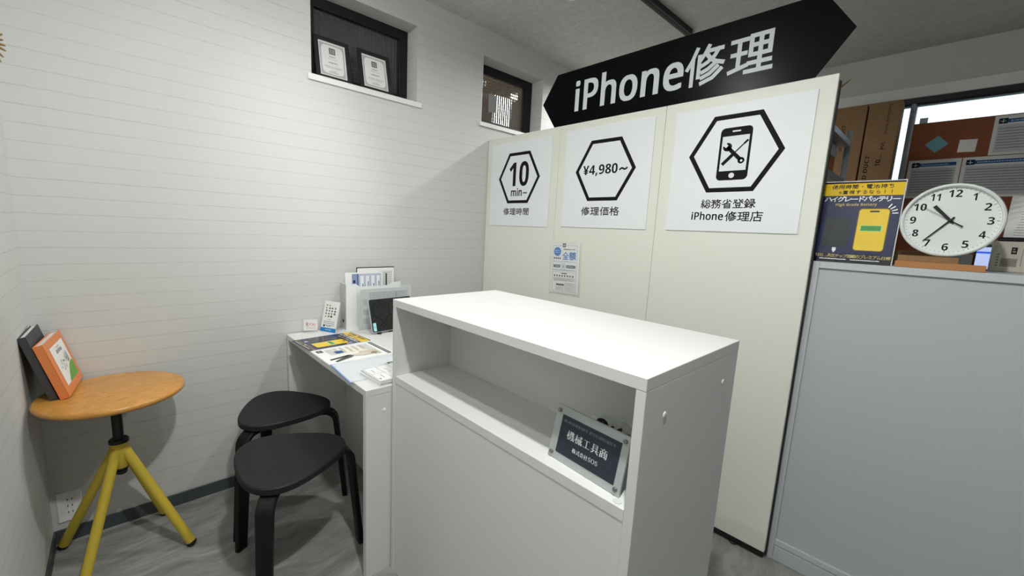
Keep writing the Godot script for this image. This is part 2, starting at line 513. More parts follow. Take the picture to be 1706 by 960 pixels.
func materials():
	var n1 := fnl(3, 0.02)
	var n2 := fnl(5, 0.12, 3)
	var n3 := fnl(9, 0.5, 2)
	# wallpaper printed and embossed as boards 6 cm high: 16 boards on 0.96 m
	var offs := []
	for k in 17:
		offs.append(rng.randf_range(0.6, 1.0))
	var wall := func(x: int, y: int) -> Color:
		var k := y / 64
		var d := absf((y % 64) - 32.0 + tiled(n1, x, k * 64.0, 1024.0, 0.6, 1.0) * 3.0)
		var streak := tiled(n2, x, y * 7.0 + 13.0 * k, 1024.0, 0.25, 1.0)
		var s := 1.0 + streak * 0.012 + tiled(n3, x, y, 1024.0, 1.0, 1.0) * 0.014
		var l: float = 1.0 - clampf(1.8 - d, 0.0, 1.0) * 0.14 * offs[k] * (0.75 + 0.8 * tiled(n1, x, k * 200.0 + 50.0, 1024.0, 1.5, 1.0))
		s *= l
		return Color(s, s, s) * 0.94
	var wt := noise_image(1024, wall)
	var w := mat("wallpaper", rgb(221, 222, 219), 0.85)
	w.albedo_texture = wt
	w.heightmap_enabled = false
	w.uv1_triplanar = true
	w.uv1_world_triplanar = true
	w.uv1_triplanar_sharpness = 8.0
	w.uv1_scale = Vector3.ONE / 0.96
	w.uv1_offset = Vector3(0, 0.77698, 0)
	# grey stone-look vinyl floor with cloudy streaks
	var n4 := fnl(14, 0.012, 3)
	var floor_f := func(x: int, y: int) -> Color:
		var bend := n4.get_noise_2d(x * 0.5, y * 0.5) * 26.0
		var a := n1.get_noise_2d(x * 0.22, (y + bend) * 1.1)
		var b := n2.get_noise_2d(x * 0.10 + 400.0, (y + bend) * 0.55)
		var c := n2.get_noise_2d(x * 0.35 + 90.0, (y + bend) * 1.6 + 300.0)
		var d := n3.get_noise_2d(x, y)
		var s := 0.72 + a * 0.13 + b * 0.06 + c * 0.03 + d * 0.02
		return Color(s, s * 0.998, s * 0.99)
	var fm := mat("floor_vinyl", rgb(204, 206, 203), 0.5)
	fm.albedo_texture = noise_image(1024, floor_f)
	fm.uv1_triplanar = true
	fm.uv1_world_triplanar = true
	fm.uv1_scale = Vector3.ONE / 1.9
	fm.uv1_offset = Vector3(0.13, 0, 0.27)
	# oak: grain runs along x
	var wood_f := func(x: int, y: int) -> Color:
		var yy := y + tiled(n1, x, y, 512.0, 0.6, 1.0) * 20.0
		var g := tiled(n2, x * 1.0, yy, 512.0, 0.12, 1.6)
		var p := tiled(n3, x, yy, 512.0, 0.08, 1.2)
		var strip := 0.03 * sin(float(y / 96) * 2.4)
		var s := 0.88 + g * 0.14 + p * 0.12 + strip
		return Color(s, s * 0.97, s * 0.9)
	var wd := mat("oak", rgb(232, 172, 92), 0.3)
	wd.albedo_texture = noise_image(512, wood_f)
	wd.uv1_triplanar = true
	wd.uv1_scale = Vector3.ONE / 0.55
	var card_f := func(x: int, y: int) -> Color:
		var s := 0.94 + tiled(n2, x, y, 256.0, 0.3, 1.5) * 0.08 + tiled(n3, x, y, 256.0, 1.0, 1.0) * 0.05
		return Color(s, s, s)
	var cb := mat("cardboard", rgb(154, 120, 84), 0.85)
	cb.albedo_texture = noise_image(256, card_f)
	cb.uv1_triplanar = true
	cb.uv1_scale = Vector3.ONE * 3.0
	var hb := mat("hardboard", rgb(154, 90, 58), 0.8)
	hb.albedo_texture = cb.albedo_texture
	hb.uv1_triplanar = true
	hb.uv1_scale = Vector3.ONE * 4.0
	var ceil_f := func(x: int, y: int) -> Color:
		var s: float = 0.94 + tiled(n2, x, y, 256.0, 1.0, 1.0) * 0.07 + tiled(n3, x, y, 256.0, 1.0, 1.0) * 0.04
		return Color(s, s, s)
	var ce := mat("ceiling_paper", rgb(214, 210, 206), 0.9)
	ce.albedo_texture = noise_image(256, ceil_f)
	ce.uv1_triplanar = true
	ce.uv1_world_triplanar = true
	var ink := mat("ink", Color.WHITE, 0.55)
	ink.vertex_color_use_as_albedo = true
	ink.metallic_specular = 0.25
	var inkg := mat("ink_gloss", Color.WHITE, 0.12)
	inkg.vertex_color_use_as_albedo = true
	mat("plain_wall", rgb(205, 204, 200), 0.9)
	mat("baseboard", rgb(70, 75, 80), 0.5)
	mat("melamine", rgb(221, 222, 219), 0.4, 0.0, 0.35)
	mat("cream", rgb(234, 235, 224), 0.45)
	mat("board_white", rgb(240, 243, 245), 0.4)
	mat("sill", rgb(232, 233, 230), 0.5)
	mat("black_satin", rgb(26, 27, 29), 0.45)
	mat("black_matt", rgb(15, 15, 16), 0.6)
	mat("black_gloss", rgb(12, 14, 19), 0.18)
	mat("screen_film", rgb(26, 28, 32), 0.3)
	mat("sign_black", rgb(9, 11, 14), 0.26, 0.0, 0.22)
	mat("seat_black", rgb(32, 33, 35), 0.55, 0.0, 0.38)
	mat("leg_black", rgb(20, 20, 22), 0.5, 0.0, 0.35)
	mat("yellow", rgb(208, 182, 62), 0.45)
	mat("rubber", rgb(18, 18, 18), 0.8)
	mat("steel", rgb(150, 150, 148), 0.3, 0.9)
	mat("grey_metal", rgb(150, 156, 164), 0.4, 0.3)
	mat("partition_grey", rgb(196, 201, 204), 0.55)
	mat("panel_grey", rgb(186, 191, 195), 0.65)
	mat("paper", rgb(238, 238, 236), 0.7)
	mat("white_plastic", rgb(236, 237, 236), 0.4)
	mat("grey_plastic", rgb(196, 198, 198), 0.45)
	mat("plate_metal", rgb(186, 190, 190), 0.4, 0.35)
	mat("plate_dark", rgb(42, 48, 60), 0.35)
	mat("navy", rgb(24, 32, 74), 0.2)
	mat("orange_cover", rgb(226, 134, 74), 0.4)
	mat("grey_cover", rgb(62, 62, 66), 0.6)
	mat("clock_white", rgb(232, 236, 234), 0.4)
	mat("pine", rgb(182, 126, 74), 0.6)
	mat("beige", rgb(205, 200, 184), 0.7)
	mat("dried", rgb(150, 122, 80), 0.8)
	mat("corridor", rgb(150, 128, 92), 0.8)
	mat("felt", rgb(205, 208, 210), 0.9)
	var g := mat("clear_plastic", Color(1, 1, 1, 0.06), 0.05)
	g.transparency = BaseMaterial3D.TRANSPARENCY_ALPHA
	var fz := mat("frosted_plastic", Color(0.92, 0.94, 0.94, 0.22), 0.3)
	fz.transparency = BaseMaterial3D.TRANSPARENCY_ALPHA
	var bg := mat("bag_plastic", Color(0.84, 0.88, 0.88, 0.17), 0.3)
	bg.transparency = BaseMaterial3D.TRANSPARENCY_ALPHA
	var bf := mat("blue_film", Color(0.86, 0.88, 0.93, 0.35), 0.3)
	bf.transparency = BaseMaterial3D.TRANSPARENCY_ALPHA
	var pg := mat("pattern_glass", Color(0.9, 0.92, 0.92, 0.06), 0.04)
	pg.transparency = BaseMaterial3D.TRANSPARENCY_ALPHA
	pg.refraction_enabled = true
	pg.refraction_scale = 0.05
	var wg := mat("window_glass", Color(1, 1, 1, 0.05), 0.02)
	wg.transparency = BaseMaterial3D.TRANSPARENCY_ALPHA

func glow(key: String, col: Color, e: float) -> StandardMaterial3D:
	var m := mat(key, col, 0.5)
	m.emission_enabled = true
	m.emission = col
	m.emission_energy_multiplier = e
	return m

func spot(called: String, at: Vector3, to: Vector3, energy: float, size: float, angle: float, col: Color):
	var l := SpotLight3D.new()
	l.name = called
	add_child(l)
	l.look_at_from_position(at, to, Vector3.RIGHT if absf((to - at).normalized().y) > 0.98 else Vector3.UP)
	l.light_energy = energy
	l.light_size = size
	l.spot_angle = angle
	l.spot_angle_attenuation = 0.6
	l.spot_range = 12.0
	l.spot_attenuation = 2.0
	l.light_color = col
	l.shadow_enabled = true

func downlight(at: Vector3, label: String, energy: float, to: Vector3, angle := 80.0):
	var o := thing("downlight", label, "light", at, Basis.IDENTITY, "")
	var b := MB.new()
	b.lathe([Vector2(0.034, 0.0), Vector2(0.045, -0.004), Vector2(0.05, 0.0), Vector2(0.05, 0.0015)], 40)
	part("trim_ring", b, mats.white_plastic, o)
	b = MB.new()
	b.lathe([Vector2(0.0, -0.0005), Vector2(0.035, -0.0005), Vector2(0.035, 0.001)], 32)
	part("lens", b, mats.lamp_glow, o)
	spot("downlight_beam", at + Vector3(0, -0.012, 0), to, energy, 0.045, angle, LAMP)

func track_spot(at: Vector3, to: Vector3, label: String, energy: float, angle: float):
	var o := thing("rail_spotlight", label, "light", at)
	var dir := (to - at).normalized()
	var rise := CEIL - 0.03 - at.y
	part("adapter", boxm(Vector3(-0.015, rise - 0.022, -0.012), Vector3(0.015, rise, 0.012), 0.002), mats.black_satin, o)
	var b := MB.new()
	b.tube([Vector3(0, rise - 0.02, 0), Vector3(0, 0.0, 0)], 0.006, 12)
	part("arm", b, mats.black_satin, o)
	b = MB.new()
	b.tube([-dir * 0.045, dir * 0.045], 0.03, 28)
	part("can", b, mats.black_satin, o)
	b = MB.new()
	b.tube([dir * 0.0452, dir * 0.0465], 0.026, 28)
	part("lens", b, mats.lamp_glow, o)
	spot("rail_spotlight_beam", at + dir * 0.055, to, energy, 0.03, angle, LAMP)

# ---------------------------------------------------------------- the light, the camera and the setting
const LAMP := Color(0.975, 0.981, 0.972)
const CEIL := 2.5218

func _ready():
	rng.seed = 11
	# camera: measured from the photograph (focal length 689 px on 1706 x 960, the principal point a little left and below the middle)
	var cam := Camera3D.new()
	cam.name = "camera"
	add_child(cam)
	cam.transform = Transform3D(Basis(Vector3.UP, -0.7396) * Basis(Vector3.RIGHT, -0.1485) * Basis(Vector3.BACK, 0.0458), Vector3(0.2525, 1.2816, 2.1605))
	cam.projection = Camera3D.PROJECTION_FRUSTUM
	cam.near = 0.05
	cam.far = 100.0
	cam.size = 0.05 * 960.0 / 689.077
	cam.frustum_offset = Vector2(30.35, 4.85) / 689.077 * 0.05
	cam.current = true
	var we := WorldEnvironment.new()
	we.name = "daylight"
	var env := Environment.new()
	env.background_mode = Environment.BG_SKY
	var sky := Sky.new()
	var sm := ProceduralSkyMaterial.new()
	var overcast := rgb(222, 244, 252)
	sm.sky_top_color = overcast
	sm.sky_horizon_color = overcast
	sm.ground_horizon_color = overcast
	sm.ground_bottom_color = overcast
	sm.sky_energy_multiplier = 1.3
	sky.sky_material = sm
	env.sky = sky
	env.tonemap_mode = Environment.TONE_MAPPER_LINEAR
	env.tonemap_exposure = 1.0
	env.sdfgi_enabled = true
	env.ssao_enabled = true
	env.ssil_enabled = true
	we.environment = env
	add_child(we)
	materials()
	glow("lamp_glow", Color(1.0, 0.98, 0.94), 3.0)
	downlight(Vector3(0.58, CEIL, 2.0), "recessed ceiling downlight above the floor before the counter", 3.0, Vector3(0.55, 0, 1.6))
	downlight(Vector3(2.12, CEIL, 0.62), "small ceiling downlight above the black arrow sign", 0.22, Vector3(2.1, 0, 0.7))
	downlight(Vector3(3.07, CEIL, 0.5), "recessed ceiling downlight in the back room behind the partition", 1.9, Vector3(2.95, 0, 0.6))
	track_spot(Vector3(0.70, CEIL - 0.09, 0.905), Vector3(0.74, 1.75, 0.0), "black rail spotlight turned to the wallpaper wall", 0.33, 55.0)
	track_spot(Vector3(1.75, CEIL - 0.09, 0.905), Vector3(0.0, 0.8, 0.7), "black rail spotlight turned to the corner with the oak table", 1.05, 50.0)
	track_spot(Vector3(0.30, CEIL - 0.06, 0.905), Vector3(2.1, 1.2, 1.0), "black rail spotlight turned to the partition posters", 0.72, 68.0)
	setting()
	partition_and_signs()
	counter()
	desk()
	low_partition()
	side_table()
	stools()
	desk_things()
	back_room()
	small_things()

func setting():
	var b := MB.new()
	b.box(Vector3(-0.2, -0.1, -0.16), Vector3(4.3, 0, 4.6))
	struct("floor", b, mats.floor_vinyl)
	b = MB.new()
	b.box(Vector3(-0.2, CEIL, -0.16), Vector3(4.3, CEIL + 0.1, 4.6))
	struct("ceiling", b, mats.ceiling_paper)
	b = MB.new()
	var xs := [-0.2, 0.9877, 1.5649, 2.0472, 2.6161, 4.3]
	for k in 5:
		if k % 2 == 0:
			b.box(Vector3(xs[k], 0, -0.16), Vector3(xs[k + 1], CEIL, 0))
		else:
			b.box(Vector3(xs[k], 0, -0.16), Vector3(xs[k + 1], 1.9655, 0))
			b.box(Vector3(xs[k], 2.3732 if k == 1 else 2.3635, -0.16), Vector3(xs[k + 1], CEIL, 0))
	struct("wall_back", b, mats.wallpaper)
	b = MB.new()
	b.box(Vector3(-0.2, 0, 0), Vector3(-0.005, CEIL, 4.4))
	struct("wall_left", b, mats.wallpaper)
	b = MB.new()
	b.box(Vector3(-0.2, 0, 4.4), Vector3(4.3, CEIL, 4.6))
	struct("wall_front", b, mats.plain_wall)
	# right wall, with a window opening z 1.77..3.5, y 0.95..2.185
	b = MB.new()
	b.box(Vector3(4.08, 0, 0), Vector3(4.2, CEIL, 1.77))
	b.box(Vector3(4.08, 0, 3.5), Vector3(4.2, CEIL, 4.4))
	b.box(Vector3(4.08, 0, 1.77), Vector3(4.2, 0.95, 3.5))
	b.box(Vector3(4.08, 2.2, 1.77), Vector3(4.2, CEIL, 3.5))
	struct("wall_right", b, mats.plain_wall)
	struct("baseboard_back", boxm(Vector3(-0.005, 0, 0), Vector3(2.117, 0.0569, 0.006), 0.002), mats.baseboard)
	struct("baseboard_left", boxm(Vector3(-0.005, 0, 0.006), Vector3(0.001, 0.0569, 4.4), 0.002), mats.baseboard)
	# two high windows with black frames and a glass pressed in small pyramids
	var holes := [[0.9877, 1.5649, 1.973, 2.3732, 0.052], [2.0472, 2.6161, 1.9636, 2.3635, 0.066]]
	for w in 2:
		var h = holes[w]
		var sl := boxm(Vector3(h[0] - 0.018, h[2] - 0.0275 if w == 0 else h[2] - 0.026, -0.108), Vector3(h[1] + 0.03, h[2], 0.009), 0.0015)
		struct("trim_%d" % (w + 1), sl, mats.sill)
		var o := Node3D.new()
		o.name = "window_%d" % (w + 1)
		add_child(o)
		o.set_meta("kind", "structure")
		o.position = Vector3(h[0], h[2], -0.108)
		var ww: float = h[1] - h[0]
		var hh: float = h[3] - h[2]
		var t: float = h[4]
		for r in [[0.0, 0.0, ww, 0.05], [0.0, hh - 0.05, ww, 0.05], [0.0, 0.05, t, hh - 0.1], [ww - t, 0.05, t, hh - 0.1]]:
			part("frame_bar", boxm(Vector3(r[0], r[1], -0.04), Vector3(r[0] + r[2], r[1] + r[3], 0.0), 0.002), mats.black_matt, o)
		var g := MB.new()
		var nx := int((ww - 2 * t) / 0.0195)
		var ny := int((hh - 0.1) / 0.0195)
		var cx := (ww - 2 * t) / nx
		var cy := (hh - 0.1) / ny
		var out := Vector3.BACK
		for i in nx:
			for j in ny:
				var x0 := t + i * cx
				var y0 := 0.05 + j * cy
				var p := []
				var e := []
				for k in [[0.0, 0.0], [1.0, 0.0], [1.0, 1.0], [0.0, 1.0]]:
					p.append(Vector3(x0 + cx * k[0], y0 + cy * k[1], -0.02))
					e.append(Vector3(x0 + cx * (0.26 + 0.48 * k[0]), y0 + cy * (0.26 + 0.48 * k[1]), -0.0180))
				for k in 4:
					g.quad(p[k], p[(k + 1) % 4], e[(k + 1) % 4], e[k], out)
				g.quad(e[0], e[1], e[2], e[3], out)
		var q := [Vector3(t, 0.05, -0.02), Vector3(ww - t, 0.05, -0.02), Vector3(ww - t, hh - 0.05, -0.02), Vector3(t, hh - 0.05, -0.02)]
		var back := Vector3(0, 0, -0.005)
		g.quad(q[0] + back, q[1] + back, q[2] + back, q[3] + back, Vector3.FORWARD)
		var mid: Vector3 = (q[0] + q[2]) / 2
		for k in 4:
			var e: Vector3 = (q[k] + q[(k + 1) % 4]) / 2 - mid
			g.quad(q[k], q[(k + 1) % 4], q[(k + 1) % 4] + back, q[k] + back, e)
		part("pane", g, mats.pattern_glass, o)
	# the passage behind the windows: closed, brown and dim, with one lit lamp at its far end
	b = MB.new()
	b.box(Vector3(0.4, 1.0, -1.5), Vector3(4.3, 3.2, -1.4))
	b.box(Vector3(0.3, 1.0, -1.5), Vector3(0.4, 3.2, -0.16))
	b.box(Vector3(4.2, 1.0, -1.4), Vector3(4.3, 3.2, -0.16))
	b.box(Vector3(0.4, 1.0, -1.4), Vector3(4.2, 1.1, -0.16))
	b.box(Vector3(0.4, 3.1, -1.4), Vector3(4.2, 3.2, -0.16))
	b.box(Vector3(0.4, CEIL, -0.17), Vector3(4.2, 3.2, -0.16))
	b.box(Vector3(1.8, 1.1, -1.4), Vector3(1.86, 3.1, -0.16))
	struct("wall_passage", b, mats.corridor)
	# black lighting rail on the ceiling
	var rail := thing("lighting_rail", "black lighting rail running across the ceiling towards the arrow sign", "rail", Vector3(0, CEIL, 0.905))
	part("track", boxm(Vector3(0.2, -0.03, -0.02), Vector3(2.9, 0, 0.02), 0.002), mats.black_satin, rail)
	part("groove", boxm(Vector3(0.22, -0.0315, -0.006), Vector3(2.88, -0.029, 0.006), 0.0), mats.black_matt, rail)
	part("end_cap", boxm(Vector3(2.9, -0.03, -0.02), Vector3(2.925, 0, 0.02), 0.003), mats.grey_plastic, rail)

# ---------------------------------------------------------------- partition, posters and the arrow sign
const PX := 2.1169

func hexagon(c: Vector2, r: float) -> PackedVector2Array:
	var o := PackedVector2Array()
	for k in 6:
		o.append(c + Vector2(cos(TAU * k / 6.0), sin(TAU * k / 6.0)) * r)
	return o

func poster(label: String, s0: float, s1: float, y0: float, y1: float) -> Node3D:
	var o := thing("poster", label, "poster", Vector3(PX - 0.0055, y0, s0), FACE_LEFT, "white square posters on the partition")
	part("foam_board", boxm(Vector3(0, 0, -0.005), Vector3(s1 - s0, y1 - y0, 0), 0.001), mats.board_white, o)
	return o

func partition_and_signs():
	var L := 1.8147
	var H := 1.8611
	var o := thing("partition", "tall cream white partition of three joined panels", "partition", Vector3(PX, 0, 0.001), FACE_LEFT)
	for k in 3:
		part("panel", boxm(Vector3(k * L / 3 + 0.0008, 0.031, -0.022), Vector3((k + 1) * L / 3 - 0.0008, H, 0), 0.0015), mats.cream, o)
	part("base_rail", boxm(Vector3(0, 0.005, -0.02), Vector3(L - 0.004, 0.031, -0.003), 0.001), mats.black_matt, o)
	part("end_strip", boxm(Vector3(L, 0.012, -0.034), Vector3(L + 0.003, H - 0.02, -0.016), 0.0), mats.black_matt, o)
	for s in [0.25, 1.05, 1.70]:
		var f := MB.new()
		f.lathe([Vector2(0, 0), Vector2(0.014, 0), Vector2(0.016, 0.003), Vector2(0.016, 0.007)], 20, Vector3(s, 0, -0.008))
		part("levelling_foot", f, mats.rubber, o)
	var K := rgb(24, 24, 26)
	# poster: 10 minutes
	var p := poster("white square poster with a hexagon reading 10 min", 0.0462, 0.558, 1.306, 1.818)
	var i := Ink.new()
	var at := func(s: float, y: float) -> Vector2: return Vector2(s - 0.0462, y - 1.306)
	i.ring(hexagon(at.call(0.301, 1.600), 0.177), 0.018, K)
	inked("hexagon_outline", i, p)
	i = Ink.new()
	var a: Vector2 = at.call(0.219, 1.552)
	latin(i, "10", a.x, a.y, 0.142, K, 0, 0.168)
	a = at.call(0.243, 1.491)
	inked("lettering", i, p)
	i = Ink.new()
	medium(i, "min", a.x, a.y, 0.045, K, 0.092)
	a = at.call(0.345, 1.490)
	kanji(i, "~", a.x, a.y, 0.036, 0.04, 0.17, 0.17, K)
	inked("lettering", i, p)
	i = Ink.new()
	a = at.call(0.1795, 1.374)
	kanji(i, "修理時間", a.x, a.y, 0.0435, 0.0575, 0.105, 0.105, K, 0, 1.22)
	inked("lettering", i, p)
	# poster: price
	p = poster("white square poster with a hexagon reading a yen price", 0.657, 1.167, 1.311, 1.824)
	at = func(s: float, y: float) -> Vector2: return Vector2(s - 0.657, y - 1.311)
	i = Ink.new()
	i.ring(hexagon(at.call(0.912, 1.6035), 0.177), 0.018, K)
	inked("hexagon_outline", i, p)
	i = Ink.new()
	a = at.call(0.783, 1.585)
	latin(i, "¥4,980", a.x, a.y, 0.047, K, 0, 0.207)
	a = at.call(0.996, 1.578)
	kanji(i, "~", a.x, a.y, 0.05, 0.05, 0.17, 0.17, K)
	inked("lettering", i, p)
	i = Ink.new()
	a = at.call(0.7895, 1.3755)
	kanji(i, "修理価格", a.x, a.y, 0.0445, 0.0585, 0.105, 0.105, K, 0, 1.2)
	inked("lettering", i, p)
	# poster: registered shop
	p = poster("white square poster with a phone and tools inside a hexagon", 1.2635, 1.765, 1.313, 1.82)
	at = func(s: float, y: float) -> Vector2: return Vector2(s - 1.2635, y - 1.313)
	i = Ink.new()
	i.ring(hexagon(at.call(1.5125, 1.6265), 0.176), 0.018, K)
	inked("hexagon_outline", i, p)
	i = Ink.new()
	a = at.call(1.4565, 1.521)
	var W := rgb(234, 238, 241)
	i.rrect(a.x, a.y, 0.1165, 0.206, 0.017, K)
	i.rect(a.x + 0.009, a.y + 0.037, 0.0985, 0.136, W, 1)
	i.rrect(a.x + 0.043, a.y + 0.188, 0.031, 0.006, 0.0025, W, 1)
	i.disc(Vector2(a.x + 0.058, a.y + 0.0185), 0.0105, 0.0105, W, 1)
	# crossed spanner and screwdriver
	var c := Vector2(a.x + 0.058, a.y + 0.104)
	i.line([c + Vector2(-0.026, 0.026), c + Vector2(0.027, -0.027)], 0.014, 0.014, K, 2)
	i.disc(c + Vector2(-0.027, 0.027), 0.0165, 0.0165, K, 2)
	i.poly([c + Vector2(-0.050, 0.038), c + Vector2(-0.038, 0.050), c + Vector2(-0.024, 0.032), c + Vector2(-0.032, 0.024)], W, 3)
	i.disc(c + Vector2(0.029, -0.029), 0.0125, 0.0125, K, 2)
	i.disc(c + Vector2(0.030, -0.030), 0.0045, 0.0045, W, 3)
	i.line([c + Vector2(0.044, 0.046), c + Vector2(-0.002, -0.001)], 0.005, 0.005, K, 2)
	i.line([c + Vector2(0.044, 0.046), c + Vector2(0.036, 0.038)], 0.008, 0.008, K, 2)
	i.line([c + Vector2(-0.004, -0.004), c + Vector2(-0.036, -0.037)], 0.0135, 0.0135, K, 2)
	inked("phone_icon", i, p)
	i = Ink.new()
	a = at.call(1.409, 1.408)
	kanji(i, "総務省登録", a.x, a.y, 0.0375, 0.0415, 0.1, 0.1, K, 0, 1.05)
	inked("lettering", i, p)
	i = Ink.new()
	a = at.call(1.3765, 1.358)
	medium(i, "iPhone", a.x, a.y + 0.003, 0.031, K, 0.126)
	a = at.call(1.510, 1.3565)
	kanji(i, "修理店", a.x, a.y, 0.0395, 0.0465, 0.105, 0.105, K, 0, 1.1)
	inked("lettering", i, p)
	# arrow sign behind the partition's top edge
	var z0 := 0.435
	var x0 := PX + 0.03
	o = thing("arrow_sign", "long black double pointed arrow sign with white lettering above the partition", "sign", Vector3(x0, 0, 0.001), FACE_LEFT)
	var b := MB.new()
	b.prism(PackedVector2Array([Vector2(z0, 2.008), Vector2(z0 + 0.1, 1.865), Vector2(1.734, 1.865), Vector2(1.834, 2.012), Vector2(1.734, 2.151), Vector2(z0 + 0.1, 2.151)]), -0.005, 0.0, 0.0008)
	part("board", b, mats.sign_black, o)
	i = Ink.new()
	var SW := rgb(222, 226, 230)
	medium(i, "iPhone", 0.672, 1.9365, 0.146, SW, 0.578)
	inked("lettering", i, o)
	i = Ink.new()
	kanji(i, "修", 1.262, 1.929, 0.158, 0.16, 0.102, 0.102, SW)
	kanji(i, "理", 1.437, 1.931, 0.158, 0.16, 0.102, 0.102, SW)
	inked("lettering", i, o)
	for s in [0.75, 1.5]:
		part("bracket", boxm(Vector3(s, 1.70, -0.012), Vector3(s + 0.03, 2.06, -0.005), 0.0), mats.grey_metal, o)
	# campaign flyer in a clear pouch
	var ft := Basis(Vector3(0, 0, 1), Vector3(0, 1, 0), Vector3(-1, 0, 0)) * Basis(Vector3.BACK, 0.035)
	o = thing("flyer", "small campaign flyer with blue badge in a clear pouch on the partition", "flyer", Vector3(PX - 0.0035, 0.922, 0.603), ft)
	part("paper_sheet", boxm(Vector3(0.008, 0.012, 0), Vector3(0.206, 0.292, 0.0008), 0.0), mats.paper, o)
	var pouch := part("clear_pouch", boxm(Vector3(0, 0, -0.0012), Vector3(0.219, 0.303, 0.0032), 0.0), mats.clear_plastic, o)
	pouch.set_meta("label", "clear plastic pouch")
	i = Ink.new()
	var BL := rgb(60, 126, 196)
	var G := rgb(88, 92, 100)
	var star := PackedVector2Array()
	for k in 40:
		star.append(Vector2(0.052, 0.247) + Vector2(cos(TAU * k / 40), sin(TAU * k / 40)) * (0.028 if k % 2 == 0 else 0.0235))
	i.poly(star, BL)
	scribble(i, 0.036, 0.252, 0.03, 0.004, rgb(200, 220, 240), 1)
	scribble(i, 0.034, 0.241, 0.034, 0.004, rgb(200, 220, 240), 1)
	for e in [[0.02, 0.022, 0.17, 0.0012], [0.02, 0.281, 0.17, 0.0012], [0.02, 0.022, 0.0012, 0.259], [0.189, 0.022, 0.0012, 0.259]]:
		i.rect(e[0], e[1], e[2], e[3], G)
	i.rrect(0.089, 0.273, 0.021, 0.021, 0.003, rgb(50, 52, 56), 1)
	i.rect(0.098, 0.276, 0.003, 0.015, W, 2)
	i.rect(0.092, 0.282, 0.015, 0.003, W, 2)
	scribble(i, 0.095, 0.258, 0.08, 0.006, G)
	kanji(i, "全額", 0.090, 0.203, 0.043, 0.047, 0.12, 0.12, BL)
	for k in 4:
		i.rect(0.027 + k * 0.0135, 0.205, 0.009, 0.010, G)
	kanji(i, "キャッシュバックキャンペーン", 0.025, 0.186, 0.0105, 0.0113, 0.1, 0.1, BL)
	i.poly([Vector2(0.022, 0.158), Vector2(0.03, 0.164), Vector2(0.022, 0.17), Vector2(0.034, 0.172), Vector2(0.034, 0.157)], G)
	i.poly([Vector2(0.186, 0.158), Vector2(0.178, 0.164), Vector2(0.186, 0.17), Vector2(0.174, 0.172), Vector2(0.174, 0.157)], G)
	i.rrect(0.034, 0.157, 0.042, 0.016, 0.002, G)
	i.rrect(0.118, 0.157, 0.056, 0.016, 0.002, G)
	scribble(i, 0.039, 0.163, 0.032, 0.004, W, 1)
	scribble(i, 0.123, 0.163, 0.046, 0.004, W, 1)
	i.ring(Ink.rounded(0.082, 0.150, 0.030, 0.030, 0.004), 0.002, rgb(150, 170, 200))
	i.line([Vector2(0.089, 0.157), Vector2(0.105, 0.173)], 0.003, 0.003, BL, 1)
	i.line([Vector2(0.105, 0.157), Vector2(0.089, 0.173)], 0.003, 0.003, BL, 1)
	scribble(i, 0.026, 0.141, 0.158, 0.005, rgb(130, 134, 140))
	i.rect(0.02, 0.132, 0.17, 0.001, G)
	i.rrect(0.085, 0.122, 0.04, 0.006, 0.002, G)
	for k in 8:
		i.rect(0.032 + k * 0.0185, 0.106, 0.010, 0.010, G)
	i.ring(Ink.rounded(0.028, 0.082, 0.154, 0.018, 0.003), 0.0012, rgb(150, 152, 158))
	for k in 3:
		scribble(i, 0.032, 0.085 + k * 0.0048, 0.145, 0.0025, rgb(140, 142, 148), 1)
	for k in 6:
		scribble(i, 0.112, 0.030 + k * 0.008, 0.07, 0.003, rgb(150, 152, 156), 1)
	i.rrect(0.05, 0.055, 0.058, 0.010, 0.003, G)
	for k in 3:
		scribble(i, 0.05, 0.030 + k * 0.007, 0.055, 0.003, rgb(140, 142, 148), 1)
	ip_z(inked("print", i, o), 0.0008)

